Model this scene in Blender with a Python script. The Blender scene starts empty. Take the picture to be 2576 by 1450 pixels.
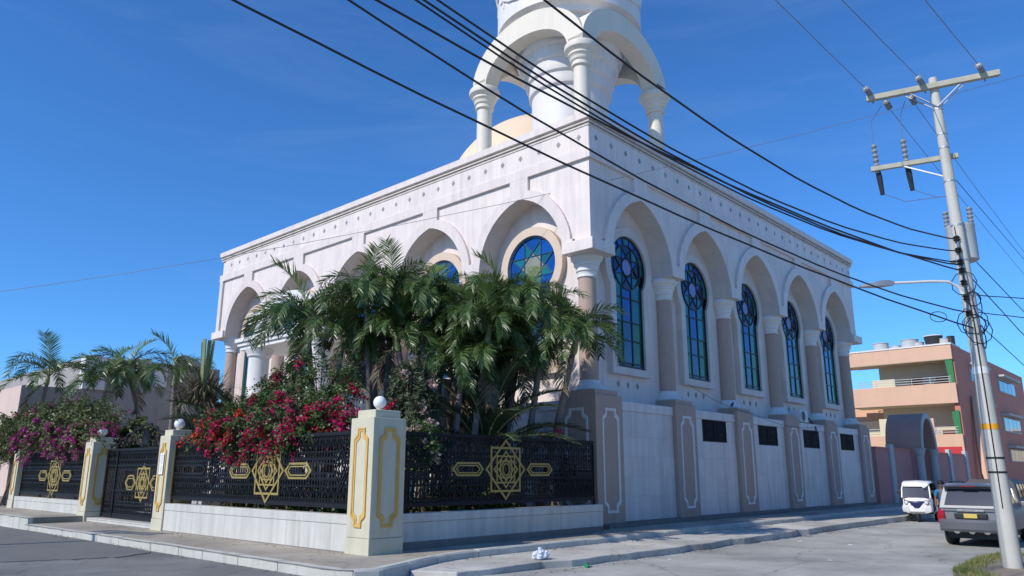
import bpy, bmesh, math, random
from mathutils import Vector, Matrix
R = math.radians
rnd = random.Random(7)
pi = math.pi
sc = bpy.context.scene
COL = sc.collection

# ---------------------------------------------------------------- camera, sky, sun, exposure
cam = bpy.data.cameras.new('camera')
cam.sensor_width = 36.0
cam.lens = 36.0 * 1895.6 / 2576.0
cam.clip_start = .1
cam.clip_end = 3000
co = bpy.data.objects.new('camera', cam)
COL.objects.link(co)
yaw, pitch, roll = R(42.595), R(13.7817), R(0.09)
fw = Vector((math.cos(yaw) * math.cos(pitch), math.sin(yaw) * math.cos(pitch), math.sin(pitch)))
rt = Vector((math.sin(yaw), -math.cos(yaw), 0))
up = rt.cross(fw)
rt2 = rt * math.cos(roll) + up * math.sin(roll)
up2 = up * math.cos(roll) - rt * math.sin(roll)
co.matrix_world = Matrix(((rt2.x, up2.x, -fw.x, -20.1104), (rt2.y, up2.y, -fw.y, -14.7897), (rt2.z, up2.z, -fw.z, 1.72), (0, 0, 0, 1)))
sc.camera = co

SUN_EL, SUN_AZ = R(38.0), math.atan2(math.sin(R(10.5)), -math.cos(R(10.5)))   # azimuth measured from +X
S = Vector((math.cos(SUN_AZ) * math.cos(SUN_EL), math.sin(SUN_AZ) * math.cos(SUN_EL), math.sin(SUN_EL)))
world = bpy.data.worlds.new('World')
sc.world = world
world.use_nodes = True
nt = world.node_tree
sky = nt.nodes.new('ShaderNodeTexSky')
sky.sky_type = 'NISHITA'
sky.sun_disc = False
sky.sun_elevation = SUN_EL
sky.sun_rotation = math.atan2(S.x, S.y)
sky.altitude = 0
sky.air_density = 1.0
sky.dust_density = 0.0
sky.ozone_density = 10.0
bg = nt.nodes['Background']
bg.inputs['Strength'].default_value = 0.15
wb = nt.nodes.new('ShaderNodeVectorMath')      # one even white balance for the whole sky
wb.operation = 'MULTIPLY'
wb.inputs[1].default_value = (.58, .92, 1.13)
nt.links.new(sky.outputs['Color'], wb.inputs[0])
gen = nt.nodes.new('ShaderNodeTexCoord')       # faint high cirrus, the same all round
mpg = nt.nodes.new('ShaderNodeMapping')
mpg.inputs['Scale'].default_value = (1.6, 1.6, 9)
mpg.inputs['Rotation'].default_value = (.12, .05, .4)
cn = nt.nodes.new('ShaderNodeTexNoise')
cn.inputs['Scale'].default_value = 1.7
cn.inputs['Detail'].default_value = 7
cn.inputs['Roughness'].default_value = .62
cn.inputs['Distortion'].default_value = .6
cm = nt.nodes.new('ShaderNodeMapRange')
cm.inputs['From Min'].default_value = .50
cm.inputs['From Max'].default_value = .80
cm.inputs['To Max'].default_value = .055
cx = nt.nodes.new('ShaderNodeMix')
cx.data_type = 'RGBA'
cx.inputs[7].default_value = (4.2, 5.4, 6.6, 1)
nt.links.new(gen.outputs['Generated'], mpg.inputs['Vector'])
nt.links.new(mpg.outputs[0], cn.inputs['Vector'])
nt.links.new(cn.outputs['Fac'], cm.inputs['Value'])
nt.links.new(cm.outputs[0], cx.inputs[0])
nt.links.new(wb.outputs[0], cx.inputs[6])
nt.links.new(cx.outputs[2], bg.inputs['Color'])
sun = bpy.data.lights.new('sun', 'SUN')
sun.energy = 4.05
sun.angle = R(.53)
sun.color = (1, .935, .84)
so = bpy.data.objects.new('sun', sun)
COL.objects.link(so)
so.location = (-30, 5, 30)
so.rotation_euler = (-S).to_track_quat('-Z', 'Y').to_euler()
sc.view_settings.view_transform = 'Standard'
sc.view_settings.look = 'None'
sc.view_settings.exposure = 0.08
sc.view_settings.gamma = 1.0
sc.view_settings.use_curve_mapping = False
sc.cycles.use_denoising = True
sc.cycles.max_bounces = 8
sc.cycles.transparent_max_bounces = 8

# ---------------------------------------------------------------- materials
def mat(name, col, rough=.7, var=.1, scale=2.0, bump=0.0, bscale=40, metal=0.0, obj=0.0, streak=0.0, spec=.4, col2=None, dirt=0.0, slab=0.0, crack=0.0):
    m = bpy.data.materials.new(name)
    m.use_nodes = True
    t = m.node_tree
    b = t.nodes['Principled BSDF']
    L = t.links.new
    b.inputs['Roughness'].default_value = rough
    b.inputs['Metallic'].default_value = metal
    b.inputs['Specular IOR Level'].default_value = spec
    tc = t.nodes.new('ShaderNodeTexCoord')
    out = None
    def mul(src, fac_socket, lo, hi):
        mr = t.nodes.new('ShaderNodeMapRange')
        mr.inputs['To Min'].default_value = lo
        mr.inputs['To Max'].default_value = hi
        L(fac_socket, mr.inputs['Value'])
        x = t.nodes.new('ShaderNodeVectorMath')
        x.operation = 'SCALE'
        if src is None:
            x.inputs[0].default_value = col
        else:
            L(src, x.inputs[0])
        L(mr.outputs[0], x.inputs['Scale'])
        return x.outputs[0]
    def noise(sc_, detail, mapping=None, rough_=.6):
        n = t.nodes.new('ShaderNodeTexNoise')
        n.inputs['Scale'].default_value = sc_
        n.inputs['Detail'].default_value = detail
        n.inputs['Roughness'].default_value = rough_
        if mapping:
            mp = t.nodes.new('ShaderNodeMapping')
            mp.inputs['Scale'].default_value = mapping
            L(tc.outputs['Object'], mp.inputs['Vector'])
            L(mp.outputs[0], n.inputs['Vector'])
        else:
            L(tc.outputs['Object'], n.inputs['Vector'])
        return n.outputs['Fac']
    if col2:
        mx = t.nodes.new('ShaderNodeMix')
        mx.data_type = 'RGBA'
        mr = t.nodes.new('ShaderNodeMapRange')
        mr.inputs['From Min'].default_value = .38
        mr.inputs['From Max'].default_value = .62
        L(noise(scale * .7, 5), mr.inputs['Value'])
        L(mr.outputs[0], mx.inputs[0])
        mx.inputs[6].default_value = (*col, 1)
        mx.inputs[7].default_value = (*col2, 1)
        out = mx.outputs[2]
    if var:
        out = mul(out, noise(scale, 6), 1 - var * 1.6, 1 + var * 1.6)
    if streak:
        out = mul(out, noise(1.0, 4, (5, 5, .35)), 1 - streak * 1.5, 1 + streak * 1.5)
    if slab:
        sx = t.nodes.new('ShaderNodeSeparateXYZ')
        L(tc.outputs['Object'], sx.inputs[0])
        ad = t.nodes.new('ShaderNodeMath')
        ad.operation = 'ADD'
        L(sx.outputs[0], ad.inputs[0])
        L(sx.outputs[1], ad.inputs[1])
        cb = t.nodes.new('ShaderNodeCombineXYZ')
        L(ad.outputs[0], cb.inputs[0])
        L(sx.outputs[2], cb.inputs[1])
        br = t.nodes.new('ShaderNodeTexBrick')
        br.inputs['Scale'].default_value = 1.0
        br.inputs['Brick Width'].default_value = .52
        br.inputs['Row Height'].default_value = .62
        br.inputs['Mortar Size'].default_value = .003
        br.inputs['Color1'].default_value = (1, 1, 1, 1)
        br.inputs['Color2'].default_value = (1 - slab,) * 3 + (1,)
        br.inputs['Mortar'].default_value = (1 - slab * 1.6,) * 3 + (1,)
        L(cb.outputs[0], br.inputs['Vector'])
        mm = t.nodes.new('ShaderNodeVectorMath')
        mm.operation = 'MULTIPLY'
        L(out, mm.inputs[0])
        L(br.outputs['Color'], mm.inputs[1])
        out = mm.outputs[0]
    if dirt:
        n = noise(.8, 8, (2.6, 2.6, .3), .7)
        mr = t.nodes.new('ShaderNodeMapRange')
        mr.inputs['From Min'].default_value = .52
        mr.inputs['From Max'].default_value = .75
        L(n, mr.inputs['Value'])
        out = mul(out, mr.outputs[0], 1, 1 - dirt)
    if crack:
        nz = t.nodes.new('ShaderNodeTexNoise')
        nz.inputs['Scale'].default_value = 1.5
        nz.inputs['Detail'].default_value = 6
        L(tc.outputs['Object'], nz.inputs['Vector'])
        ma = t.nodes.new('ShaderNodeVectorMath')
        ma.operation = 'MULTIPLY_ADD'
        ma.inputs[1].default_value = (.9, .9, .9)
        L(nz.outputs['Color'], ma.inputs[0])
        L(tc.outputs['Object'], ma.inputs[2])
        vo = t.nodes.new('ShaderNodeTexVoronoi')
        vo.feature = 'DISTANCE_TO_EDGE'
        vo.inputs['Scale'].default_value = crack
        L(ma.outputs[0], vo.inputs['Vector'])
        mr = t.nodes.new('ShaderNodeMapRange')
        mr.inputs['From Min'].default_value = .002
        mr.inputs['From Max'].default_value = .009
        L(vo.outputs['Distance'], mr.inputs['Value'])
        out = mul(out, mr.outputs[0], .68, 1)
        n2 = noise(.35, 5, None, .55)
        m2 = t.nodes.new('ShaderNodeMapRange')
        m2.inputs['From Min'].default_value = .35
        m2.inputs['From Max'].default_value = .65
        L(n2, m2.inputs['Value'])
        out = mul(out, m2.outputs[0], .72, 1.18)
    if obj:
        oi = t.nodes.new('ShaderNodeObjectInfo')
        out = mul(out, oi.outputs['Random'], 1 - obj, 1 + obj)
    if out is None:
        b.inputs['Base Color'].default_value = (*col, 1)
    else:
        L(out, b.inputs['Base Color'])
    if bump:
        bp = t.nodes.new('ShaderNodeBump')
        bp.inputs['Strength'].default_value = bump
        bp.inputs['Distance'].default_value = .02
        L(noise(bscale, 5), bp.inputs['Height'])
        L(bp.outputs[0], b.inputs['Normal'])
    return m

def leafmat(name, col, col2, rough=.45, trans=.25, spec=.5, obj=.12):
    m = mat(name, col, rough, .22, 2.5, obj=obj, col2=col2, spec=spec)
    t = m.node_tree
    b = t.nodes['Principled BSDF']
    tr = t.nodes.new('ShaderNodeBsdfTranslucent')
    mx = t.nodes.new('ShaderNodeMixShader')
    mx.inputs[0].default_value = trans
    src = b.inputs['Base Color'].links[0].from_socket
    t.links.new(src, tr.inputs['Color'])
    t.links.new(b.outputs[0], mx.inputs[1])
    t.links.new(tr.outputs[0], mx.inputs[2])
    t.links.new(mx.outputs[0], t.nodes['Material Output'].inputs[0])
    return m

M = dict(
    marble=mat('marble', (.69, .61, .565), .55, .05, 1.2, streak=.10, obj=.035, dirt=.2, slab=.06),
    marble_slab=mat('marble_slab', (.69, .61, .565), .5, .05, 1.5, streak=.12, obj=.06, dirt=.2),
    podium_slab=mat('podium_slab', (.62, .565, .535), .5, .06, 1.5, streak=.17, obj=.06, dirt=.28),
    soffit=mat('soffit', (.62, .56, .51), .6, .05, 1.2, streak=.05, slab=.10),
    tan=mat('tan_stone', (.43, .315, .255), .75, .06, 3, bump=.25, bscale=60, dirt=.12),
    tan_pale=mat('peach_surround', (.60, .48, .38), .7, .05, 2, bump=.1),  # paler than the tan stone, for the entrance-side window surrounds
    white=mat('white_plaster', (.70, .685, .66), .6, .05, 2, dirt=.12, bump=.05),
    offwhite=mat('off_white_plaster', (.68, .625, .525), .6, .05, 1.5, dirt=.10, streak=.04),
    gate=mat('gateway_render', (.46, .255, .195), .8, .08, 1, dirt=.15),
    minaret=mat('minaret_plaster', (.69, .66, .64), .55, .05, 1.5, streak=.07, dirt=.12),
    dome=mat('dome_paint', (.74, .57, .40), .6, .05, .8),
    base=mat('mortar_base', (.20, .18, .165), .85, .15, 3, bump=.4),
    cornice_dirty=mat('weathered_cornice', (.58, .53, .48), .7, .12, 2, dirt=.35, bump=.15),
    diamond=mat('slate_diamond', (.27, .255, .26), .6, .1, 6, obj=.15),
    pillar=mat('pillar_render', (.56, .53, .40), .85, .08, 2.5, bump=.5, bscale=120, dirt=.22, streak=.06),
    gold=mat('gold_moulding', (.60, .37, .10), .5, .15, 3, dirt=.35),
    goldmetal=mat('gold_paint', (.38, .28, .09), .45, .15, 8, metal=.35),
    iron=mat('black_iron', (.009, .009, .011), .55, .2, 12, spec=.25),
    globe=mat('opal_globe', (.80, .80, .79), .3, .03, 4),
    plinth=mat('plinth_marble', (.53, .515, .465), .55, .05, 1.5, streak=.19, obj=.05, dirt=.28),
    path=mat('pavement_red', (.37, .335, .275), .85, .12, 1.2, bump=.3, bscale=90, dirt=.3, crack=.35),
    kerb=mat('kerb_concrete', (.52, .515, .46), .85, .14, 1.6, bump=.5, bscale=30, dirt=.4),
    step=mat('step_concrete', (.50, .485, .44), .85, .14, 1.2, bump=.5, bscale=40, dirt=.4, crack=.45),
    asphalt=mat('road_concrete', (.43, .425, .39), .85, .16, .5, bump=.7, bscale=160, dirt=.3, crack=.22),
    patch=mat('asphalt_patch', (.175, .175, .168), .9, .15, .8, bump=.8, bscale=150),
    street=mat('side_street', (.21, .21, .20), .9, .14, .6, bump=.8, bscale=150, dirt=.25, crack=.3),
    soil=mat('soil', (.12, .085, .06), .95, .25, 2, bump=.8),
    earth=mat('dry_earth', (.26, .22, .17), .95, .2, 2, bump=.8),
    frame=mat('window_frame', (.018, .016, .018), .4, .1, 4),
    frame_blue=mat('window_frame_blue', (.02, .07, .16), .4, .1, 4),
    palm_trunk=mat('palm_trunk', (.17, .15, .135), .9, .2, 4, bump=.6, bscale=30),
    shaft=mat('palm_crownshaft', (.20, .24, .10), .5, .15, 4),
    fruit=mat('palm_fruit', (.45, .16, .06), .5, .2, 9),
    frond=leafmat('palm_frond', (.042, .088, .018), (.085, .14, .035), .38, .2, .5),
    frond_y=leafmat('palm_frond_young', (.11, .19, .035), (.17, .24, .06), .4, .3),
    date=leafmat('date_frond', (.030, .052, .026), (.05, .075, .04), .42, .15),
    dry=leafmat('dry_frond', (.17, .135, .085), (.11, .10, .06), .7, .1),
    boug=leafmat('bougainvillea_leaf', (.075, .11, .028), (.12, .15, .05), .5, .25),
    boug_d=leafmat('bougainvillea_dark_leaf', (.05, .105, .024), (.09, .15, .035), .5, .25),
    oleleaf=leafmat('oleander_leaf', (.045, .075, .035), (.08, .11, .055), .5, .2),
    fl_mag=leafmat('magenta_bract', (.50, .010, .07), (.56, .016, .15), .6, .3, .2),
    fl_pink=leafmat('purple_bract', (.38, .02, .20), (.46, .05, .28), .6, .3, .2),
    fl_or=leafmat('orange_bract', (.62, .085, .03), (.55, .05, .03), .6, .3, .2),
    fl_pale=leafmat('pale_bract', (.62, .38, .36), (.66, .50, .44), .6, .3, .2),
    fl_viol=leafmat('violet_bract', (.24, .02, .50), (.30, .05, .55), .6, .3, .2),
    stem=mat('woody_stem', (.16, .12, .08), .9, .2, 6),
    pole=mat('pole_concrete', (.50, .49, .44), .8, .1, 2, bump=.4, bscale=60, dirt=.35),
    wood=mat('crossarm_timber', (.40, .385, .30), .8, .2, 5, bump=.3),
    steel=mat('galvanised_steel', (.42, .43, .44), .45, .1, 8, metal=.6),
    cable=mat('black_cable', (.015, .016, .02), .5, 0),
    wire=mat('grey_wire', (.16, .17, .20), .5, 0),
    porcelain=mat('insulator_grey', (.24, .25, .27), .35, .1, 8),
    dark=mat('dark_void', (.008, .008, .009), .8, 0),
    pink=mat('pink_wall', (.50, .24, .21), .85, .08, .8, dirt=.2, bump=.2),
    peach=mat('peach_wall', (.66, .42, .29), .8, .06, .6, dirt=.1),
    terra=mat('terracotta_wall', (.54, .20, .14), .8, .06, .6, dirt=.15),
    cream=mat('cream_wall', (.68, .59, .40), .8, .05, .7),
    palegrey=mat('pale_post', (.46, .47, .44), .8, .08, 1.5),
    neigh=mat('grey_render', (.33, .31, .29), .85, .1, .5, dirt=.25, bump=.3),
    neigh_pink=mat('pale_pink_render', (.60, .46, .40), .85, .06, .6, dirt=.1),
    green=mat('green_net', (.03, .19, .07), .7, .1, 3),
    red=mat('red_band', (.50, .035, .045), .7, .1, 2),
    tank=mat('grey_tank', (.45, .46, .46), .6, .05, 1),
    tank_d=mat('black_tank', (.03, .03, .033), .5, .05, 1),
    glass_d=mat('dark_glass', (.02, .025, .03), .06, 0, spec=.6),
    silver=mat('car_silver_grey', (.19, .20, .22), .42, .03, 3, metal=.12, spec=.35),
    glass_r=mat('reflecting_rear_glass', (.035, .045, .065), .10, .05, 3, metal=.15, spec=.5),
    silver_hi=mat('car_bumper', (.15, .155, .17), .32, .02, 3, metal=.4),
    chrome=mat('chrome', (.7, .7, .72), .12, 0, metal=1.0),
    tyre=mat('tyre', (.02, .02, .021), .85, .1, 10),
    rim=mat('rim', (.35, .36, .38), .35, .05, 6, metal=.8),
    taillight=mat('taillight', (.28, .008, .014), .15, 0, spec=.6),
    plate=mat('number_plate', (.58, .44, .10), .5, .05, 10),
    carwhite=mat('white_car_paint', (.74, .74, .73), .25, .02, 3, spec=.5),
    cardark=mat('dark_car_paint', (.02, .024, .035), .5, .02, 3, spec=.25),
    plastic=mat('black_plastic', (.02, .021, .024), .5, .05, 6),
    headlight=mat('headlight', (.62, .64, .66), .1, 0, spec=.7),
    navy=mat('navy_plastic', (.02, .03, .10), .35, 0),
    skin=mat('skin', (.17, .085, .05), .6, .05, 8),
    blue=mat('blue_shirt', (.03, .16, .33), .8, .1, 12),
    darkcloth=mat('dark_cloth', (.012, .012, .014), .9, .1, 12),
    hair=mat('black_hair', (.01, .009, .008), .7, 0),
    bag=mat('plastic_bag', (.72, .74, .80), .35, .04, 12, bump=.5, bscale=18),
    bottle=mat('green_bottle', (.01, .26, .09), .15, .05, 9, spec=.7),
    paper=mat('paper', (.72, .72, .71), .7, .04, 4),
    print_=mat('faded_print', (.45, .45, .46), .7, 0),
    grass=leafmat('dry_grass', (.16, .19, .05), (.24, .24, .09), .7, .2),
    door=mat('mahogany_door', (.13, .045, .025), .45, .2, 3),
    yellow=mat('orange_tag', (.75, .34, .02), .6, 0),
    pigeon=mat('pigeon_grey', (.03, .03, .045), .6, .1, 20),
)
def glassmat(name, col, rough=.07, metal=.16):
    return mat(name, col, rough, .12, 3.0, metal=metal, obj=.22, spec=.5)
G = dict(
    blue=glassmat('glass_blue', (.007, .075, .30)), teal=glassmat('glass_teal', (.012, .14, .16)),
    navy=glassmat('glass_navy', (.006, .018, .06)), green=glassmat('glass_green', (.025, .12, .055)),
    olive=mat('glass_olive', (.27, .27, .20), .25, .06, 3, metal=.1), lilac=mat('glass_lilac', (.22, .20, .36), .2, .06, 3, metal=.3),
    ice=glassmat('glass_pale', (.035, .10, .20)), dark=glassmat('glass_dark', (.015, .04, .10), .06, .6))

# ---------------------------------------------------------------- mesh helpers
class MB:
    def __init__(s):
        s.v = []; s.f = []; s.mi = []; s.cur = 0
    def add(s, vs, fs):
        o = len(s.v)
        s.v += [tuple(v) for v in vs]
        for f in fs:
            s.f.append([i + o for i in f]); s.mi.append(s.cur)
        return s
    def poly(s, pts):
        return s.add(pts, [list(range(len(pts)))])
    def box(s, x0, x1, y0, y1, z0, z1):
        return s.add([(x0, y0, z0), (x1, y0, z0), (x1, y1, z0), (x0, y1, z0), (x0, y0, z1), (x1, y0, z1), (x1, y1, z1), (x0, y1, z1)],
                     [[3, 2, 1, 0], [4, 5, 6, 7], [0, 1, 5, 4], [1, 2, 6, 5], [2, 3, 7, 6], [3, 0, 4, 7]])
    def bar(s, a, b, w, h=None, upv=(0, 0, 1)):
        a, b = Vector(a), Vector(b); h = h or w
        d = (b - a).normalized(); u = Vector(upv)
        x = d.cross(u)
        if x.length < 1e-4: x = d.cross(Vector((1, 0, 0)))
        x.normalize(); y = x.cross(d).normalized()
        x *= w / 2; y *= h / 2
        return s.add([a - x - y, a + x - y, a + x + y, a - x + y, b - x - y, b + x - y, b + x + y, b - x + y],
                     [[3, 2, 1, 0], [4, 5, 6, 7], [0, 1, 5, 4], [1, 2, 6, 5], [2, 3, 7, 6], [3, 0, 4, 7]])
    def prism(s, pts, off, cap0=True, cap1=True, skip=()):
        n = len(pts); off = Vector(off)
        vs = [Vector(p) for p in pts] + [Vector(p) + off for p in pts]
        fs = []
        if cap0: fs.append(list(range(n)))
        if cap1: fs.append(list(range(2 * n - 1, n - 1, -1)))
        for i in range(n):
            if i in skip: continue
            j = (i + 1) % n
            fs.append([i, i + n, j + n, j])
        return s.add(vs, fs)
    def ring(s, outer, inner, off):
        n = len(outer); off = Vector(off)
        vs = [Vector(p) for p in outer] + [Vector(p) for p in inner]
        vs += [v + off for v in vs]
        fs = []
        for i in range(n):
            j = (i + 1) % n
            fs += [[i, j, n + j, n + i], [2 * n + i, 3 * n + i, 3 * n + j, 2 * n + j], [i, 2 * n + i, 2 * n + j, j], [n + i, n + j, 3 * n + j, 3 * n + i]]
        return s.add(vs, fs)
    def lathe(s, prof, c=(0, 0, 0), n=20, cap=True, ax='z', a0=0.0):
        vs = []
        for r, z in prof:
            for k in range(n):
                a = a0 + 2 * pi * k / n
                q = (r * math.cos(a), r * math.sin(a), z)
                if ax == 'x': q = (z, q[0], q[1])
                if ax == 'y': q = (q[0], z, q[1])
                vs.append((c[0] + q[0], c[1] + q[1], c[2] + q[2]))
        fs = []
        for i in range(len(prof) - 1):
            for k in range(n):
                l = (k + 1) % n
                fs.append([i * n + k, i * n + l, (i + 1) * n + l, (i + 1) * n + k])
        if cap:
            fs.append(list(range(n))[::-1])
            fs.append([(len(prof) - 1) * n + k for k in range(n)])
        return s.add(vs, fs)
    def tube(s, pts, r, n=6, cap=True):
        pts = [Vector(p) for p in pts]
        m = len(pts)
        rs = r if isinstance(r, (list, tuple)) else [r] * m
        vs = []; px = None
        for i, p in enumerate(pts):
            d = (pts[min(i + 1, m - 1)] - pts[max(i - 1, 0)]).normalized()
            if px is None:
                px = d.cross(Vector((0, 0, 1)))
                if px.length < 1e-3: px = Vector((1, 0, 0))
            px = (px - d * px.dot(d)).normalized()
            py = d.cross(px)
            for k in range(n):
                a = 2 * pi * k / n
                vs.append(p + (px * math.cos(a) + py * math.sin(a)) * rs[i])
        fs = []
        for i in range(m - 1):
            for k in range(n):
                l = (k + 1) % n
                fs.append([i * n + k, i * n + l, (i + 1) * n + l, (i + 1) * n + k])
        if cap:
            fs.append(list(range(n))[::-1]); fs.append([(m - 1) * n + k for k in range(n)])
        return s.add(vs, fs)
    def loft(s, rings, cap=True):
        n = len(rings[0]); vs = [p for r in rings for p in r]; fs = []
        for i in range(len(rings) - 1):
            for k in range(n):
                l = (k + 1) % n
                fs.append([i * n + k, i * n + l, (i + 1) * n + l, (i + 1) * n + k])
        if cap:
            fs.append(list(range(n))[::-1]); fs.append([(len(rings) - 1) * n + k for k in range(n)])
        return s.add(vs, fs)
    def mesh(s, name, mats, smooth=None, fix=True):
        me = bpy.data.meshes.new(name)
        me.from_pydata([tuple(v) for v in s.v], [], s.f)
        for m in (mats if isinstance(mats, (list, tuple)) else [mats]): me.materials.append(m)
        if max(s.mi, default=0) > 0: me.polygons.foreach_set('material_index', s.mi)
        if fix:
            bm = bmesh.new(); bm.from_mesh(me)
            bmesh.ops.recalc_face_normals(bm, faces=bm.faces)
            bm.to_mesh(me); bm.free()
        if smooth is not None:
            me.polygons.foreach_set('use_smooth', [True] * len(me.polygons))
            me.set_sharp_from_angle(angle=R(smooth))
        return me
    def build(s, name, mats, parent=None, smooth=None, bevel=0, fix=True, kind=None):
        o = bpy.data.objects.new(name, s.mesh(name, mats, smooth, fix))
        link(o, parent)
        if bevel:
            b = o.modifiers.new('bevel', 'BEVEL'); b.width = bevel; b.segments = 2; b.limit_method = 'ANGLE'; b.angle_limit = R(40)
        if kind: o['kind'] = kind
        return o

def link(o, parent=None):
    COL.objects.link(o)
    if parent is not None:
        o.parent = parent
    return o
def tag(o, label=None, cat=None, group=None, kind=None):
    if label: o['label'] = label
    if cat: o['category'] = cat
    if group: o['group'] = group
    if kind: o['kind'] = kind
    return o
def thing(name, label, cat, loc=(0, 0, 0), rz=0.0, group=None):
    o = bpy.data.objects.new(name, None)
    o.empty_display_size = .2
    COL.objects.link(o)
    o.location = loc; o.rotation_euler = (0, 0, rz)
    return tag(o, label, cat, group)
def inst(name, me, parent, loc=(0, 0, 0), rot=(0, 0, 0), scale=(1, 1, 1)):
    o = bpy.data.objects.new(name, me)
    link(o, parent)
    o.location = loc; o.rotation_euler = rot; o.scale = scale
    return o
def copy_tree(o, parent=None):
    c = o.copy(); COL.objects.link(c)
    c.parent = parent
    for ch in list(o.children): copy_tree(ch, c)
    return c

# ================================================================ SETTING: ground
def zroad(x, y=0):
    if x <= -12: return -.2
    if x <= -7: return -.2 - .1 * (x + 12) / 5
    if x <= 40: return -.3 - .15 * (x + 7) / 47
    return -.45
xs = [-400, -120, -60, -40, -30, -24, -18, -14, -12, -10, -8, -7, -4, 0, 5, 10, 15, 20, 25, 30, 35, 40, 60, 100, 200, 500]
ys = [-400, -120, -60, -30, -20, -15, -10, -5, 0, 10, 20, 40, 80, 200, 500]
b = MB()
vs = [(x, y, zroad(x)) for x in xs for y in ys]
fs = [[i * len(ys) + j, (i + 1) * len(ys) + j, (i + 1) * len(ys) + j + 1, i * len(ys) + j + 1] for i in range(len(xs) - 1) for j in range(len(ys) - 1)]
b.add(vs, fs)
tag(b.build('road', M['asphalt']), kind='structure')
# asphalt overlay with ragged edge on the left road
b = MB()
edge = []
pts = [(-11.75, 4.9), (-12.6, 4.3), (-13.6, 4.6), (-15.0, 5.2), (-17, 6.2), (-20, 8.0), (-24, 10.5)]
for i in range(len(pts) - 1):
    for k in range(6):
        t = k / 6
        edge.append((pts[i][0] * (1 - t) + pts[i + 1][0] * t + rnd.uniform(-.05, .05), pts[i][1] * (1 - t) + pts[i + 1][1] * t + rnd.uniform(-.05, .05)))
poly = edge + [(-24, 45), (-11.62, 45), (-11.62, 6.0)]
b.prism([(x, y, -.176) for x, y in poly], (0, 0, -.05))
tag(b.build('asphalt_overlay', M['patch']), kind='structure')
b = MB(); e2 = []
for i in range(40):
    t = i / 39; e2.append((-11.6 - 10 * t + rnd.uniform(-.12, .12), -3.2 - 4.5 * t + .5 * math.sin(t * 9) + rnd.uniform(-.1, .1)))
b.prism([(x, y, -.194) for x, y in e2 + [(-40, -12), (-40, 60), (-11.62, 60)]], (0, 0, -.05))
tag(b.build('side_street', M['street']), kind='structure')
# pavement sheet (sidewalk) with corner cut
def sheet(name, pts, z, m, thick=.35):
    b = MB(); b.prism([(x, y, z) for x, y in pts], (0, 0, -thick))
    return tag(b.build(name, m, bevel=0), kind='structure')
sheet('pavement', [(-11.38, -2.72), (-10.95, -2.86), (-8.75, -1.98), (-7.6, -1.72), (60, -1.72), (60, .3), (-9.2, .3), (-9.2, 15.6), (-11.38, 15.6)], 0, M['path'])
sheet('raised_pavement', [(-11.38, 15.62), (-9.2, 15.62), (-9.2, 60), (-11.38, 60)], .2, M['path'], .5)
def kerb(pts, w, z0, z1, m, jitter=.0):
    """kerb of separate cast stones; pts run along the outer edge, w towards the inside (left of travel)"""
    t = bpy.data.objects.new('kerb', None); COL.objects.link(t); t['kind'] = 'structure'
    P = []
    for i in range(len(pts) - 1):
        a, c = Vector((*pts[i], 0)), Vector((*pts[i + 1], 0))
        k = max(1, int((c - a).length / .4))
        for q in range(k): P.append(a.lerp(c, q / k))
    P.append(Vector((*pts[-1], 0)))
    rings = []
    for i, p in enumerate(P):
        d = (P[min(i + 1, len(P) - 1)] - P[max(i - 1, 0)]).normalized()
        nrm = Vector((-d.y, d.x, 0))
        j = lambda: rnd.uniform(-jitter, jitter)
        o = p + nrm * j(); zz = z1 + j() * .5
        inn = p + nrm * w
        e = rnd.uniform(.025, .05)
        rings.append((d, [(o.x - nrm.x * .02, o.y - nrm.y * .02, z0), (o.x, o.y, zz - e), (o.x + nrm.x * e, o.y + nrm.y * e, zz), (inn.x, inn.y, zz), (inn.x, inn.y, z0)]))
    i = 0
    while i < len(rings) - 1:
        n = rnd.choice((3, 4, 5, 6)); seg = rings[i:i + n + 1]; i += n
        if len(seg) < 2: break
        r0 = [r for _, r in seg]
        d0, d1 = seg[0][0], seg[-1][0]
        dz = rnd.uniform(-.008, .006)
        r0[0] = [(x + d0.x * .012, y + d0.y * .012, z) for x, y, z in r0[0]]; r0[-1] = [(x - d1.x * .012, y - d1.y * .012, z) for x, y, z in r0[-1]]
        b = MB(); b.loft([[(x, y, z + (dz if z > z0 + .01 else 0)) for x, y, z in r] for r in r0]); b.build('kerb_stone', m, t, smooth=30)
    return t
tag(kerb([(-11.55, 15.55), (-11.55, -2.6), (-11.4, -2.88)][::-1], -.17, -.4, .006, M['kerb'], .012), kind='structure')
tag(kerb([(-11.4, -2.9), (-10.95, -3.06), (-8.7, -2.14), (-7.6, -1.9), (60, -1.9)], .18, -.45, .006, M['kerb'], .012), kind='structure')
tag(kerb([(-11.5, 15.6), (-11.5, 60)], -.17, -.4, .206, M['kerb'], .012), kind='structure')
b = MB()
top = [(-9.4, -3.5), (-8.6, -3.62), (-6.9, -3.55), (-6.2, -3.82)]
for i in range(60): top.append((-5.6 + i * .5, -3.85 - .1 * math.sin(i * .13) + rnd.uniform(-.05, .05) + (.12 if i in (9, 13, 14, 24) else 0)))
inner = [(24.4, -1.93), (-7.6, -1.93), (-8.75, -2.18), (-9.9, -2.7)]
b.prism([(x, y, -.15) for x, y in top + inner], (0, 0, -.4))
tag(b.build('kerb_step', M['step'], bevel=.02), kind='structure')
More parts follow.
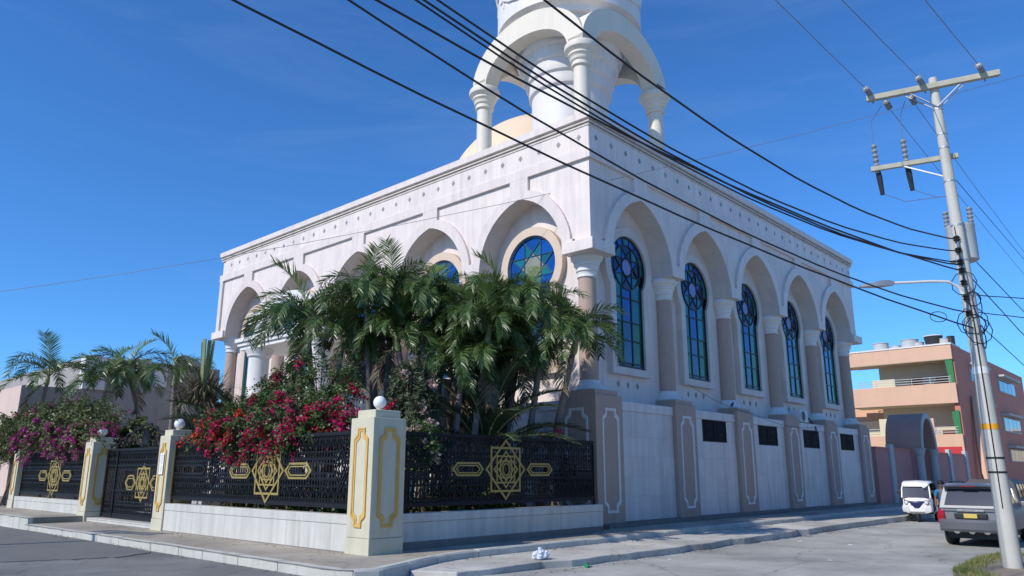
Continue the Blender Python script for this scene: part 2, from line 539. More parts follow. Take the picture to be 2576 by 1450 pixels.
# kerb joints and cracks as thin recessed dark gaps
sheet('verge', [(-3.0, -10.9), (-1.9, -10.35), (.9, -10.2), (2.8, -10.5), (4.5, -12), (3, -16), (-4, -16)], -.2, M['earth'], .25)
b = MB()
for i in range(4200):
    t = rnd.random()
    ex = [(-3.0, -10.9), (-1.9, -10.35), (.9, -10.2), (2.8, -10.5)]
    k = min(2, int(t * 3)); u = t * 3 - k
    x = ex[k][0] * (1 - u) + ex[k + 1][0] * u; y = ex[k][1] * (1 - u) + ex[k + 1][1] * u
    y -= abs(rnd.gauss(0, .22)); x += rnd.gauss(0, .1)
    z = -.2 if y < -10.55 or rnd.random() < .7 else -.3
    h = rnd.uniform(.03, .11); a = rnd.uniform(0, 2 * pi); w = .008
    b.add([(x - w * math.cos(a), y - w * math.sin(a), z), (x + w * math.cos(a), y + w * math.sin(a), z), (x + rnd.gauss(0, .04), y + rnd.gauss(0, .04), z + h)], [[0, 1, 2]])
tag(b.build('grass', M['grass'], fix=False), label='dry short grass along the kerb at the concrete pole', cat='grass', kind='stuff')
sheet('garden_soil', [(-9.3, -.3), (.2, -.3), (.2, 27.2), (-9.3, 27.2)], .12, M['soil'], .3)

# ================================================================ MOSQUE
ZS, ZA, ZV, ZL, ZF, ZC = 9.25, 11.80, 9.72, 12.60, 12.99, 13.83
WD = {0: 4.9803, 1: 5.1037}          # bay width: 0 = street side (faces -Y), 1 = entrance side (faces -X)
W0 = {0: 1.4656, 1: 1.5187}
LN = {s: 5 * WD[s] + W0[s] for s in (0, 1)}
LX, LY = LN[0], LN[1]
def P(s, u, z, d): return Vector((u, d, z)) if s == 0 else Vector((d, u, z))
def PD(s, d): return Vector((0, d, 0)) if s == 0 else Vector((d, 0, 0))
def bx(b, s, u0, u1, d0, d1, z0, z1):
    if s == 0: b.box(u0, u1, d0, d1, z0, z1)
    else: b.box(d0, d1, u0, u1, z0, z1)
mosque = thing('mosque', 'white marble mosque with pointed arches on columns and blue keyhole windows', 'mosque')
def arcpts(s, rise, n=14, dr=0.0, zmin=None):
    """right half of a pointed arch, from springing up to apex: list of (u, z-ZS)"""
    r = (s * s + rise * rise) / (2 * s); c = s - r; ro = r + dr
    out = []
    a1 = math.acos(min(1, -c / ro))
    for i in range(n + 1):
        a = a1 * i / n
        out.append((c + ro * math.cos(a), ro * math.sin(a)))
    out[-1] = (0.0, out[-1][1])
    return out
for s in (0, 1):
    W = WD[s]; hs = W / 2 - .46
    inn = arcpts(hs, ZA - ZS)
    outr = [q for q in arcpts(hs, ZA - ZS, 18, .42) if q[1] > ZV - ZS + .03]
    b = MB(); r_ = MB(); so_ = MB()
    for k in range(5):
        uc = W0[s] / 2 + W * (k + .5)
        L_ = [(uc - u, ZS + z) for u, z in inn]; Rr = [(uc + u, ZS + z) for u, z in inn[:-1]][::-1]
        arch = L_ + Rr
        face = [(uc - W / 2, ZS)] + arch + [(uc + W / 2, ZS), (uc + W / 2, ZF), (uc - W / 2, ZF)]
        b.poly([P(s, u, z, .06) for u, z in face])
        # soffit of the arch and undersides at the capitals
        n = len(arch)
        pts = [(uc - W / 2, ZS)] + arch + [(uc + W / 2, ZS)]
        vs = [P(s, u, z, -.06) for u, z in pts] + [P(s, u, z, .87) for u, z in pts]
        m_ = len(pts)
        so_.add(vs, [[i, i + 1, m_ + i + 1, m_ + i] for i in range(m_ - 1)])
        # raised archivolt and stem up to the ledge
        oc = [(uc + u, ZS + z) for u, z in outr if u > .46]
        sw = .455
        ring = [(uc - W / 2, ZS)] + arch + [(uc + W / 2, ZS), (uc + W / 2, ZV), (oc[0][0], ZV)] + oc
        zst = oc[-1][1] + .02
        ring += [(uc + sw, zst), (uc + sw, ZL), (uc - sw, ZL), (uc - sw, zst)]
        ring += [(2 * uc - u, z) for u, z in oc[::-1]] + [(2 * uc - oc[0][0], ZV), (uc - W / 2, ZV)]
        r_.poly([P(s, u, z, -.06) for u, z in ring])
        q = ring[len(arch) + 2:]
        vs = [P(s, u, z, -.06) for u, z in q] + [P(s, u, z, .062) for u, z in q]
        r_.add(vs, [[i, i + 1, len(q) + i + 1, len(q) + i] for i in range(len(q) - 1)])
    # corner and end zones
    c0, c1 = (.06, W0[s] / 2), (LN[s] - W0[s] / 2, LN[s] - .06)
    for a0, a1 in (c0, c1):
        b.poly([P(s, u, z, .06) for u, z in ((a0, ZS), (a1, ZS), (a1, ZF), (a0, ZF))])
    b.poly([P(s, u, z, .06) for u, z in ((.06, ZF), (LN[s] - .06, ZF), (LN[s] - .06, ZC + .3), (.06, ZC + .3))])
    # ledge band; mitred at the corner
    lb = MB()
    bx(lb, s, -.06 if s == 0 else .0601, LN[s] - .0 + .05, -.06, .0601, ZL, ZF)
    lb.build('ledge_band', M['marble'], mosque, bevel=.012)
    if s == 1: bx(r_, s, LN[s] - .36, LN[s] - .03, -.055, .06, 9.6, ZL)
    nm = 'street_facade' if s == 0 else 'entrance_facade'
    b.build('facade_wall', M['marble'], mosque)
    r_.build('archivolt', M['marble'], mosque, fix=True)
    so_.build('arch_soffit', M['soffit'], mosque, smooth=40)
    # frieze slabs and slate diamonds
    for k in range(int(LN[s] / .476)):
        u0 = .02 + k * .4755
        e = rnd.uniform(-.002, .003)
        sl = MB(); bx(sl, s, u0, u0 + .4735, e, .06, ZF + .002, ZC - .002)
        sl.build('marble_slab', M['marble_slab'], mosque)
    for k in range(29):
        u = .44 + k * .943
        if u > LN[s] - .3: break
        dm = MB()
        z = 13.47
        dm.prism([P(s, u - .105, z, -.008), P(s, u, z - .125, -.008), P(s, u + .105, z, -.008), P(s, u, z + .125, -.008)], PD(s, .03))
        dm.build('diamond_tile', M['diamond'], mosque)
    # impost blocks
    for a0, a1 in ((-.18, 1.17), (LN[s] - 1.17, LN[s] + .18)):
        if s == 1 and a0 < 0: continue
        ib = MB(); bx(ib, s, a0, a1, -.18, .9 if a0 > 0 else 1.17, 9.17, 9.58)
        ib.build('impost_block', M['marble'], mosque, bevel=.015)
# cornice: mitred profile round all four sides
prof = [(.06, 13.80), (-.03, 13.84), (-.03, 13.90), (.05, 13.905), (.05, 13.95), (-.07, 13.955), (-.075, 14.01), (.02, 14.015), (.02, 14.07), (-.10, 14.075), (-.105, 14.34), (-.06, 14.36), (.45, 14.36), (.45, 13.8)]
b = MB()
def sq(d): return [(d, d), (LX - d, d), (LX - d, LY - d), (d, LY - d)]
n = len(prof)
vs = [(x, y, z) for d, z in prof for x, y in sq(d)]
fs = [[i * 4 + k, i * 4 + (k + 1) % 4, (i + 1) % n * 4 + (k + 1) % 4, (i + 1) % n * 4 + k] for i in range(n) for k in range(4)]
b.add(vs, fs)
b.build('cornice', [M['cornice_dirty']], mosque)
b = MB()   # clean white top fascia over the weathered mouldings
for x0, x1, y0, y1 in ((-.125, LX + .125, -.125, -.108), (-.125, -.108, -.108, LY + .125)):
    b.box(x0, x1, y0, y1, 14.10, 14.37)
b.build('fascia', M['marble'], mosque)
b = MB(); b.box(.3, LX - .3, .3, LY - .3, 13.7, 13.9); b.build('roof', M['white'], mosque)
b = MB(); b.box(.86, LX - .86, .86, LY - .86, 0, 13.4); b.build('inner_wall', M['marble'], mosque)
b = MB(); b.box(LX - 1, LX - .05, .9, LY - .05, 0, 13.9); b.box(.9, LX - 1, LY - 1, LY - .05, 0, 13.9); b.build('rear_wall', M['white'], mosque)
# podium
def notch(w, h, c, n=4):
    """outline of a tall panel whose ends step in with a concave quarter"""
    q = [(w, h - 1.9 * c), (w - .12 * c, h - 1.7 * c), (w - .45 * c, h - 1.45 * c), (w - .85 * c, h - 1.2 * c), (w - c, h - .8 * c), (w - c, h)]
    pts = [(x, y) for x, y in q] + [(-x, y) for x, y in q[::-1]]
    pts += [(-x, -y) for x, y in q] + [(x, -y) for x, y in q[::-1]]
    return pts
def moulding(name, m, parent, f, w, h, c, bw, off):
    """f maps (u, z) to a point on the face; off: outward vector"""
    b = MB()
    o = notch(w, h, c); i1 = notch(w - bw * .42, h - bw * .42, c); i2 = notch(w - bw, h - bw, c)
    off = Vector(off)
    b.ring([f(*q) - off * .05 for q in o], [f(*q) - off * .05 for q in i1], off * 1.05)
    b.ring([f(*q) - off * .05 for q in i1], [f(*q) - off * .05 for q in i2], off * .6)
    return b.build(name, m, parent)
colprof_b = [(.50, 4.42), (.52, 4.47), (.50, 4.55), (.45, 4.57), (.45, 4.61), (.41, 4.66), (.37, 4.70), (.36, 4.78), (.33, 4.80)]
colprof_c = [(.325, 8.40), (.36, 8.42), (.36, 8.47), (.33, 8.50), (.35, 8.62), (.395, 8.64), (.395, 8.69), (.375, 8.71), (.42, 8.83), (.465, 8.85), (.465, 8.90), (.445, 8.92), (.52, 9.04), (.57, 9.07), (.585, 9.14), (.56, 9.20), (.54, 9.25)]
me_shaft = MB().lathe([(.335, 4.8), (.335, 6.2), (.315, 8.4)], n=28).mesh('shaft', M['tan'], 40)
me_cap = MB().lathe(colprof_c, n=28).mesh('capital', M['white'], 35)
me_bas = MB().lathe(colprof_b, n=28).mesh('column_base', M['white'], 35)
for s in (0, 1):
    for k in range(6):
        if s == 1 and k == 0: continue
        u = W0[s] / 2 + WD[s] * k
        c = inst('column', me_shaft, mosque, P(s, u, 0, .70) if k else P(s, u, 0, W0[1] / 2))
        inst('capital', me_cap, c); inst('column_base', me_bas, c)
        hw = W0[s] / 2
        pd = MB()
        if k == 0: pd.box(-.06, hw * 2, -.06, hw * 2, .15, 4.25)
        elif k == 5: bx(pd, s, u - hw, LN[s] + .06, -.06, 1.5, .15, 4.25)
        else: bx(pd, s, u - hw, u + hw, -.06, .95, .15, 4.25)
        p_ = pd.build('pedestal', M['tan'], mosque, bevel=.015)
        cp = MB()
        if k == 0: cp.box(.0, hw * 2 - .18, .0, hw * 2 - .18, 4.25, 4.42)
        else: bx(cp, s, u - hw + .1, u + hw - .12, .0, .9, 4.25, 4.42)
        cp.build('pedestal_cap', M['tan'], p_, bevel=.012)
        for s2 in ((0, 1) if k == 0 else (s,)):
            mm = moulding('moulding', M['white'], p_, lambda a, z, s2=s2, u=u: P(s2, u + a, 2.14 + z, -.06), .47, 1.68, .17, .085, -PD(s2, .035))
    # panel walls between pedestals, ledge on top, slabs and vents
    for k in range(5):
        u0 = W0[s] / 2 + WD[s] * k + W0[s] / 2 + .02; u1 = u0 + WD[s] - W0[s] - .04
        pn = MB(); bx(pn, s, u0, u1, .14, 1.0, .0, 3.95)
        panel = pn.build('podium_panel', M['podium_slab'], mosque)
        cpn = MB(); bx(cpn, s, u0, u1, .06, 1.2, 3.80, 4.12)
        cpn.build('coping', M['podium_slab'], panel, bevel=.012)
        us = [u0, u0 + (u1 - u0) * .205, u0 + (u1 - u0) * .50, u0 + (u1 - u0) * .775, u1]
        zs = [.16, .95, 1.6, 2.28, 2.93, 3.795]
        for i in range(4):
            for j in range(5):
                vent = (s == 0 and k > 0 and j == 4 and i in (1, 2))
                if vent: continue
                e = rnd.uniform(-.003, .003)
                sl = MB(); bx(sl, s, us[i] + .002, us[i + 1] - .002, .10 + e, .14, zs[j] + .002, zs[j + 1] - .002)
                sl.build('slab', M['podium_slab'], panel)
        if s == 0 and k > 0:
            gv = MB()
            a0, a1, z0, z1 = us[1] + .004, us[3] - .004, 2.934, 3.79
            bx(gv, s, a0, a1, .128, .136, z0, z1)
            vp = gv.build('vent_grille', M['dark'], mosque)
            gv = MB()
            for q in (0, .5, 1): bx(gv, s, a0 + (a1 - a0 - .03) * q, a0 + (a1 - a0 - .03) * q + .03, .088, .12, z0, z1)
            for q in (0, 1): bx(gv, s, a0, a1, .09, .118, z0 + (z1 - z0 - .03) * q, z0 + (z1 - z0 - .03) * q + .03)
            for q in range(1, 14):
                uu = a0 + (a1 - a0) * q / 14
                bx(gv, s, uu - .008, uu + .008, .095, .11, z0, z1)
            for h_ in range(2):
                for q in range(5):
                    uu = a0 + (a1 - a0) * (.25 + .5 * h_); zz = (z0 + z1) / 2
                    rr = .07 + .05 * q
                    o_ = [P(s, uu + (rr + .012) * math.cos(t * pi / 4), zz + (rr + .012) * math.sin(t * pi / 4), .094) for t in range(8)]
                    i_ = [P(s, uu + rr * math.cos(t * pi / 4), zz + rr * math.sin(t * pi / 4), .094) for t in range(8)]
                    gv.ring(o_, i_, PD(s, .01))
            gv.build('grille_bars', M['iron'], vp)
    bs = MB(); bx(bs, s, -.09 if s == 0 else .9, LN[s] + .09, -.09, .9, 0, .152)
    bs.build('wall_base', M['base'], mosque, bevel=.01)

# keyhole windows
ZCI, RC, HB, ZB = 9.32, 1.20, .92, 5.45
def keyhole(R_, hb, zb, n=28):
    """closed outline, starting bottom right going up round the circle"""
    a0 = -math.acos(hb / R_)
    pts = [(hb, zb)]
    for i in range(n + 1):
        a = a0 + (pi - 2 * a0) * i / n
        pts.append((R_ * math.cos(a), ZCI + R_ * math.sin(a)))
    pts.append((-hb, zb))
    return pts
def window(s, k, detail):
    uc = W0[s] / 2 + WD[s] * (k + .5)
    f = lambda q, d: P(s, uc + q[0], q[1], d)
    b = MB()
    o = keyhole(RC + .34, HB + .33, ZB - .26); i_ = keyhole(RC, HB, ZB)
    b.ring([f(q, .62) for q in o], [f(q, .62) for q in i_], PD(s, .235))
    w = b.build('window', M['tan_pale'] if s else M['soffit'], mosque, smooth=35)
    back = MB(); back.poly([f(q, .80) for q in keyhole(RC + .01, HB + .01, ZB - .01)])
    back.build('backing', M['dark'], w, fix=False)
    fm = M['frame_blue'] if s else M['frame']
    g = MB()
    i2 = keyhole(RC - .075, HB - .075, ZB + .08)
    g.ring([f(q, .71) for q in keyhole(RC, HB, ZB)], [f(q, .71) for q in i2], PD(s, .06))
    rs = (RC - .09) if (s == 1 and k == 0) else .86       # star circle
    h = rs * .37
    panes = []
    def pol(r, a): return (r * math.cos(a), ZCI + r * math.sin(a))
    h_off = pi / 8
    for q in range(8):
        a = q * pi / 4
        L_ = math.sqrt(rs * rs - h * h)
        nx, nz = math.cos(a), math.sin(a)
        g.bar(f((nx * h - nz * L_, ZCI + nz * h + nx * L_), .735), f((nx * h + nz * L_, ZCI + nz * h - nx * L_), .735), .035, .03, PD(s, 1))
        tip = [pol(h * 1.414, a), pol(h * 1.414, a + pi / 4)]
        v0, v1 = pol(h * 1.0824, a - pi / 8), pol(h * 1.0824, a + pi / 8)
        far = pol(h * 2.613, a + pi / 8); farb = pol(h * 2.613, a - pi / 8)
        panes.append(([v0, tip[0], v1], 'olive' if s else 'navy'))
        panes.append(([v1, tip[0], far, tip[1]], 'teal' if s else ('navy' if q % 2 else 'blue')))
        arc = [pol(rs, a - pi / 8 + pi / 4 * t / 4) for t in range(5)]
        panes.append(([tip[0], farb] + arc[1:4] + [far], 'blue' if s else ('teal' if q % 2 else 'navy')))
    panes.append(([pol(h * 1.0824, pi / 8 + pi / 4 * q) for q in range(8)], 'olive' if s else 'lilac'))
    ro = RC - .04
    if not (s == 1 and k == 0):
        for rr in (rs,):
            g.ring([f(pol(rr + .03, t * pi / 16), .715) for t in range(32)], [f(pol(rr - .02, t * pi / 16), .715) for t in range(32)], PD(s, .04))
        for q in range(16):
            a = q * pi / 8 + pi / 16
            if abs(math.sin(a) + 1) < .55: continue
            aa = [a + pi / 8 * t / 3 for t in range(4)]
            panes.append(([pol(rs, t) for t in aa] + [pol(ro, t) for t in aa[::-1]], 'blue' if q % 3 else 'teal'))
            g.bar(f(pol(rs, a), .735), f(pol(ro, a), .735), .03, .03, PD(s, 1))
    # body: three lights in rows below the circle
    zt = ZCI - rs
    rows = [ZB + .08, ZB + .20, ZB + 1.05, ZB + 1.75, ZB + 2.65, zt + .02]
    ucol = [-HB + .06, -.40, .22, HB - .06]
    cols_ = ['green', 'ice', 'green']
    for j in range(5):
        for i in range(3):
            cc = ['ice', 'navy', 'ice'][i] if j == 0 else (cols_[i] if j in (1, 2) else ['teal', 'blue', 'teal'][i])
            panes.append(([(ucol[i], rows[j]), (ucol[i + 1], rows[j]), (ucol[i + 1], rows[j + 1]), (ucol[i], rows[j + 1])], cc))
        g.bar(f((-HB + .03, rows[j]), .735), f((HB - .03, rows[j]), .735), .05, .04, PD(s, 1))
    for u in ucol[1:3]: g.bar(f((u, ZB + .05), .735), f((u, zt + .06), .735), .05, .04, PD(s, 1))
    zs_ = ZCI - math.sqrt(RC * RC - HB * HB)
    for sg in (-1, 1):   # lights beside the foot of the circle
        arc = [(sg * rs * math.sin(t), ZCI - rs * math.cos(t)) for t in [.0, .25, .5, .75, .95]]
        panes.append(([(0, zt)] + arc[1:] + [(sg * (HB - .04), zs_ + .02), (sg * (HB - .04), zt)], 'teal'))
    g.build('muntin', fm, w)
    jit = lambda: rnd.uniform(-.006, .006)
    if detail:
        for pts, cn in panes:
            pm = MB(); t1, t2 = jit(), jit()
            pm.poly([f((q[0], q[1]), .752 + t1 * (q[0]) + t2 * (q[1] - 8)) for q in pts])
            pm.build('pane', G[cn], w, fix=False)
    else:
        pm = MB(); names = sorted(set(c for _, c in panes))
        for pts, cn in panes:
            pm.cur = names.index(cn); t1, t2 = jit(), jit()
            pm.poly([f(q, .752 + t1 * q[0] + t2 * (q[1] - 8)) for q in pts])
        pm.build('pane', [G[c] for c in names], w, fix=False, kind='stuff')
    for i in range(3):
        u = -.62 + .62 * i
        dm = MB(); z = 4.86
        dm.prism([f((u - .09, z), .842), f((u, z - .12), .842), f((u + .09, z), .842), f((u, z + .12), .842)], PD(s, .03))
        dm.build('diamond_tile', M['diamond'], mosque)
for k in range(5):
    window(0, k, k < 3)
    window(1, k, k in (0, 1, 4))

# dome behind the minaret
b = MB()
b.lathe([(5.9, 13.9), (5.9, 16.9), (6.15, 17.0)] + [(6.15 * math.cos(a), 17.0 + 6.15 * math.sin(a)) for a in [i * pi / 2 / 18 for i in range(1, 18)]] + [(.05, 23.15)], (13.4, 13.4, 0), 56)
b.build('dome', M['dome'], mosque, smooth=50)

# ---------------------------------------------------------------- minaret
TX = 3.57; T0 = .94; TS = 5.25
mina = thing('minaret', 'round white minaret on four arched legs at the mosque roof corner', 'minaret', (TX, TX, 13.9))
def mloc(z): return (0, 0, z - 13.9)
b = MB()
prof = [(1.66, 13.9), (1.66, 17.35)]
r, z = 1.66, 17.35
steps = [(1.78, .12), (1.80, .42), (1.92, .14), (1.96, .40), (2.10, .14), (2.14, .38), (2.30, .14), (2.36, .36), (2.55, .14), (2.62, .34), (2.82, .14), (2.9, .25)]
for rr, dz in steps:
    prof += [(rr, z + dz * .5), (rr + .02, z + dz)]
    z += dz
b.lathe([(r_, z_ - 13.9) for r_, z_ in prof], n=56)
b.build('shaft', M['minaret'], mina, smooth=28)
b = MB()
b.lathe([(2.9, z - 13.9 - .1), (3.06, z - 13.9), (3.16, z - 13.9 + .02), (3.16, 11.5), (2.5, 11.6), (2.4, 16)], n=72)
b.build('drum', M['minaret'], mina, smooth=28)
b = MB(); 
for a in range(4):   # raised round-headed outlines on the drum with a bracket foot, wall lamps and green tiles
    pass
def ondrum(a, z, r=3.17): return Vector((r * math.cos(a), r * math.sin(a), z - 13.9))
for q in range(8):
    a0 = R(225) + q * pi / 4 + R(-23)
    b = MB()
    for da in (-.055, .055): b.bar(ondrum(a0 + da, 21.55), ondrum(a0 + da, 24.2), .05, .06, ondrum(a0, 13.9))
    b.bar(ondrum(a0 - .11, 21.5), ondrum(a0 + .11, 21.5), .12, .14)
    b.bar(ondrum(a0, 21.44), ondrum(a0, 21.05), .06, .06)
    b.build('panel_strip', M['minaret'], mina)
    b = MB()
    for sg in (-1, 1): b.bar(ondrum(a0 + sg * .05 + .15, 22.35, 3.2), ondrum(a0 + sg * .14 + .15, 22.95, 3.3), .09, .09)
    b.bar(ondrum(a0 + .15, 21.9, 3.2), ondrum(a0 + .15, 22.4, 3.2), .09, .09)
    b.build('bracket', M['cornice_dirty'], mina)
    for dz in (22.0, 22.9):
        b = MB(); a1 = a0 - .28 + (.05 if dz > 22.5 else 0)
        c = ondrum(a1, dz, 3.165); t = Vector((-math.sin(a1), math.cos(a1), 0))
        b.prism([c - t * .07, c - Vector((0, 0, .12)), c + t * .07, c + Vector((0, 0, .12))], (.03 * math.cos(a1), .03 * math.sin(a1), 0))
        b.build('green_tile', G['green'], mina)
for q in range(4):   # large raised hoops on the drum above each arch
    a0 = R(225) + R(45) + q * pi / 2
    b = MB(); n = 22; o_ = []; i_ = []
    for t in range(n):
        th = 2 * pi * t / n
        for lst, rr in ((o_, 1.0), (i_, .86)):
            lst.append(ondrum(a0 + .62 * rr * math.cos(th), 22.9 + 2.0 * rr * math.sin(th), 3.14))
    b.ring(o_, i_, (.12 * math.cos(a0), .12 * math.sin(a0), 0))
    b.build('hoop', M['minaret'], mina, smooth=40)
capz = 17.86
cprof = [(.36, 16.85), (.40, 16.88), (.40, 16.95), (.37, 16.97), (.37, 17.06), (.43, 17.10), (.45, 17.17), (.43, 17.2), (.47, 17.27), (.52, 17.31), (.52, 17.37), (.5, 17.4), (.58, 17.47), (.65, 17.53), (.67, 17.62), (.65, 17.74), (.60, 17.8), (.5, 17.84)]
me_ms = MB().lathe([(.33, 0), (.33, .05), (.315, 3.0)], n=24).mesh('leg_column', M['offwhite'], 40)
me_mc = MB().lathe([(r_, z_ - 13.9) for r_, z_ in cprof], n=28).mesh('capital', M['offwhite'], 30)
half = TS / 2
for i, (sx, sy) in enumerate(((-1, -1), (1, -1), (1, 1), (-1, 1))):
    c = inst('leg_column', me_ms, mina, (sx * half, sy * half, 0))
    inst('capital', me_mc, c)
    # arch from this column to the next
    nx, ny = ((-1, -1), (1, -1), (1, 1), (-1, 1))[(i + 1) % 4]
    d = Vector((nx - sx, ny - sy, 0)).normalized(); nrm = Vector((d.y, -d.x, 0))
    mid = Vector(((sx + nx) / 2 * half, (sy + ny) / 2 * half, 0))
    n = 26
    inn_ = [(2.22 * math.cos(pi * t / n), 17.80 + 1.42 * math.sin(pi * t / n)) for t in range(n + 1)]
    out_ = [(3.02 * math.cos(pi * t / n), 17.80 + 2.36 * math.sin(pi * t / n)) for t in range(n + 1)]
    b = MB(); wv = .36
    vs = []
    for t in range(n + 1):
        for (u, z), dd in ((inn_[t], -wv), (out_[t], -wv), (out_[t], wv), (inn_[t], wv)):
            lim = half + .36
            u = max(-lim, min(lim, u))
            vs.append(mid + d * u + nrm * dd + Vector((0, 0, z - 13.9 + (.001 if i % 2 else 0))))
    fs = [[4 * t + k, 4 * t + (k + 1) % 4, 4 * t + 4 + (k + 1) % 4, 4 * t + 4 + k] for t in range(n) for k in range(4)]
    fs += [[0, 1, 2, 3], [4 * n + 3, 4 * n + 2, 4 * n + 1, 4 * n]]
    b.add(vs, fs)
    b.build('arch', M['offwhite'], mina, smooth=40)

# ---------------------------------------------------------------- entrance porch with terrace, steps and balustrade
porch = thing('entrance_porch', 'white entrance porch with thick columns, curved pediment and round blue window behind the palms', 'porch', (0, 13.5, 0))
YC = 13.5
b = MB(); b.box(-4.2, .2, -6.2, 6.2, 0, 3.55); b.build('terrace', M['white'], porch, bevel=.02)
for y in (-2.35, 2.35):
    b = MB(); b.lathe([(.50, 3.55), (.52, 3.7), (.44, 3.8), (.44, 6.5), (.44, 6.62)], (-3.3, y, 0), 26); c = b.build('column', M['white'], porch, smooth=40)
    b = MB(); b.lathe([(.44, 6.6), (.52, 6.68), (.52, 6.78), (.6, 6.9), (.62, 7.0)], (-3.3, y, 0), 26); b.build('capital', M['white'], c, smooth=35)
for k in range(3):
    b = MB(); e = .09 * k
    b.box(-3.75 - e, -.0, -3.3 - e, 3.3 + e, 7.0 + .17 * k, 7.17 + .17 * k); b.build('cornice', M['white'], porch, bevel=.01)
n = 24
o_ = [(2.6 * math.cos(pi * t / n), 7.51 + 1.75 * math.sin(pi * t / n)) for t in range(n + 1)]
b = MB(); b.prism([(-3.55, y, z) for y, z in o_], (.5, 0, 0)); b.build('pediment', M['white'], porch, smooth=30)
b = MB(); b.ring([(-3.62, .95 * math.cos(t * pi / 14), 7.95 + .95 * math.sin(t * pi / 14) * .9) for t in range(28)], [(-3.62, .68 * math.cos(t * pi / 14), 7.95 + .68 * math.sin(t * pi / 14) * .9) for t in range(28)], (.2, 0, 0))
w = b.build('round_window', M['frame_blue'], porch, smooth=40)
b = MB(); b.poly([(-3.57, .69 * math.cos(t * pi / 14), 7.95 + .69 * math.sin(t * pi / 14) * .9) for t in range(28)]); b.build('pane', G['teal'], w, fix=False)
b = MB()
for t in range(4): b.bar((-3.6, .68 * math.cos(t * pi / 4), 7.95 + .6 * math.sin(t * pi / 4)), (-3.6, -.68 * math.cos(t * pi / 4), 7.95 - .6 * math.sin(t * pi / 4)), .05)
b.build('muntin', M['frame_blue'], w)
b = MB(); b.box(-3.5, .1, 2.2, 3.2, 8.2, 8.7); b.build('impost_block', M['white'], porch, bevel=.01)
b = MB(); b.box(.70, .855, -1.3, 1.3, 3.55, 6.6)
dr = b.build('doorway', M['dark'], porch)
for y in (-1.5, 1.42):
    b = MB(); b.box(.3, .66, y - .5, y + .45, 3.56, 6.4); b.build('door', M['door'], porch, bevel=.02)
    b = MB(); b.box(.28, .3, y - .3, y + .25, 3.9, 4.8); b.box(.28, .3, y - .3, y + .25, 5.0, 6.1); b.build('door_panel', M['door'], porch, bevel=.01)
for q in range(14):
    b = MB(); b.box(-4.2 - .3 * (q + 1), -4.2 - .3 * q, -2.2, 2.2, 0, 3.55 - .245 * (q + 1)); b.build('step', M['white'], porch, bevel=.008)
    if q > 11: break
bal = MB().lathe([(.09, 0), (.09, .06), (.05, .1), (.1, .28), (.105, .34), (.06, .52), (.05, .6), (.09, .66), (.09, .72)], n=12).mesh('baluster', M['white'], 35)
balu = thing('balustrade', 'white balustrade along the terrace behind the palm trunks', 'balustrade', (-3.9, 0, 0))
b = MB(); b.box(-.16, .16, 2.8, 10.6, 4.32, 4.46); b.box(-.16, .16, 2.8, 10.6, 3.5, 3.6); b.build('rail', M['white'], balu, bevel=.01)
b = MB(); b.box(-.3, 4.1, 2.8, 7.29, 0, 3.499); b.build('terrace_wall', M['white'], balu, bevel=.01)
for q in range(4):
    b = MB(); b.box(-.2, .2, 2.8 + q * 2.5, 3.2 + q * 2.5, 3.6, 4.6); b.build('post', M['white'], balu, bevel=.015)
for q in range(29):
    y = 3.2 + q * .26
    if abs((y - 3.0) % 2.5) < .24: continue
    inst('baluster', bal, balu, (0, y, 3.6))
hr = thing('handrail', 'thin steel handrail rising beside the entrance steps', 'handrail', (-8, 11, 0))
for dz in (0, .16):
    b = MB(); b.tube([(-.2, 0, .9 + dz), (3.9, 0, 4.45 + dz), (4.6, 0, 4.45 + dz)], .03, 6); b.build('rail', M['steel'], hr, smooth=40)
for q in range(4):
    b = MB(); b.tube([(q * 1.1 + .2, 0, .3 + q * .93), (q * 1.1 + .2, 0, 1.3 + q * .95)], .022, 6); b.build('post', M['steel'], hr, smooth=40)

# ================================================================ FENCE
def pillar(label, x0, x1, y0, y1, h, z0=0.0, faces=('x', 'y')):
    t = thing('fence_pillar', label, 'fence pillar', ((x0 + x1) / 2, (y0 + y1) / 2, z0), group='rendered pillars of the front fence')
    hx, hy = (x1 - x0) / 2, (y1 - y0) / 2
    b = MB(); b.box(-hx, hx, -hy, hy, .34, h - .18); b.build('body', M['pillar'], t, bevel=.012)
    b = MB(); b.box(-hx - .012, hx + .012, -hy - .012, hy + .012, -.2, .335); b.build('foot', M['pillar'], t, bevel=.012)
    b = MB(); b.box(-hx * .78, hx * .78, -hy * .78, hy * .78, h - .18, h); b.build('cap', M['pillar'], t, bevel=.015)
    zc, hh = (h - .18 + .34) / 2 + .0, (h - .18 - .34) / 2 - .22
    if 'x' in faces: moulding('gold_moulding', M['gold'], t, lambda a, z: Vector((-hx, a, zc + z)), hy * .62, hh, .13, .085, (-.03, 0, 0))
    if 'y' in faces: moulding('gold_moulding', M['gold'], t, lambda a, z: Vector((a, -hy, zc + z)), hx * .62, hh, .13, .085, (0, -.03, 0))
    return t
def globe(label, x, y, z, r=.145):
    t = thing('globe_lamp', label, 'lamp', (x, y, z), group='globe lamps on the fence pillars')
    b = MB(); b.lathe([(.09, -.02), (.09, .03), (.07, .05)], n=16); b.build('collar', M['pillar'], t, smooth=40)
    b = MB(); n = 14
    b.lathe([(max(.004, r * math.sin(pi * i / n)), .04 + r - r * math.cos(pi * i / n)) for i in range(n + 1)], n=24); b.build('globe', M['globe'], t, smooth=60)
pillar('big corner pillar with gold mouldings on both street faces', -9.74, -8.82, -1.12, -.28, 3.10)
globe('round white globe lamp on the big corner pillar', -9.28, -.70, 3.10, .15)
pillar('pillar right of the iron gate with a paper notice stuck on it', -9.74, -8.95, 9.12, 9.86, 3.02)
globe('round white globe lamp on the pillar with the paper notice', -9.34, 9.49, 3.02, .16)
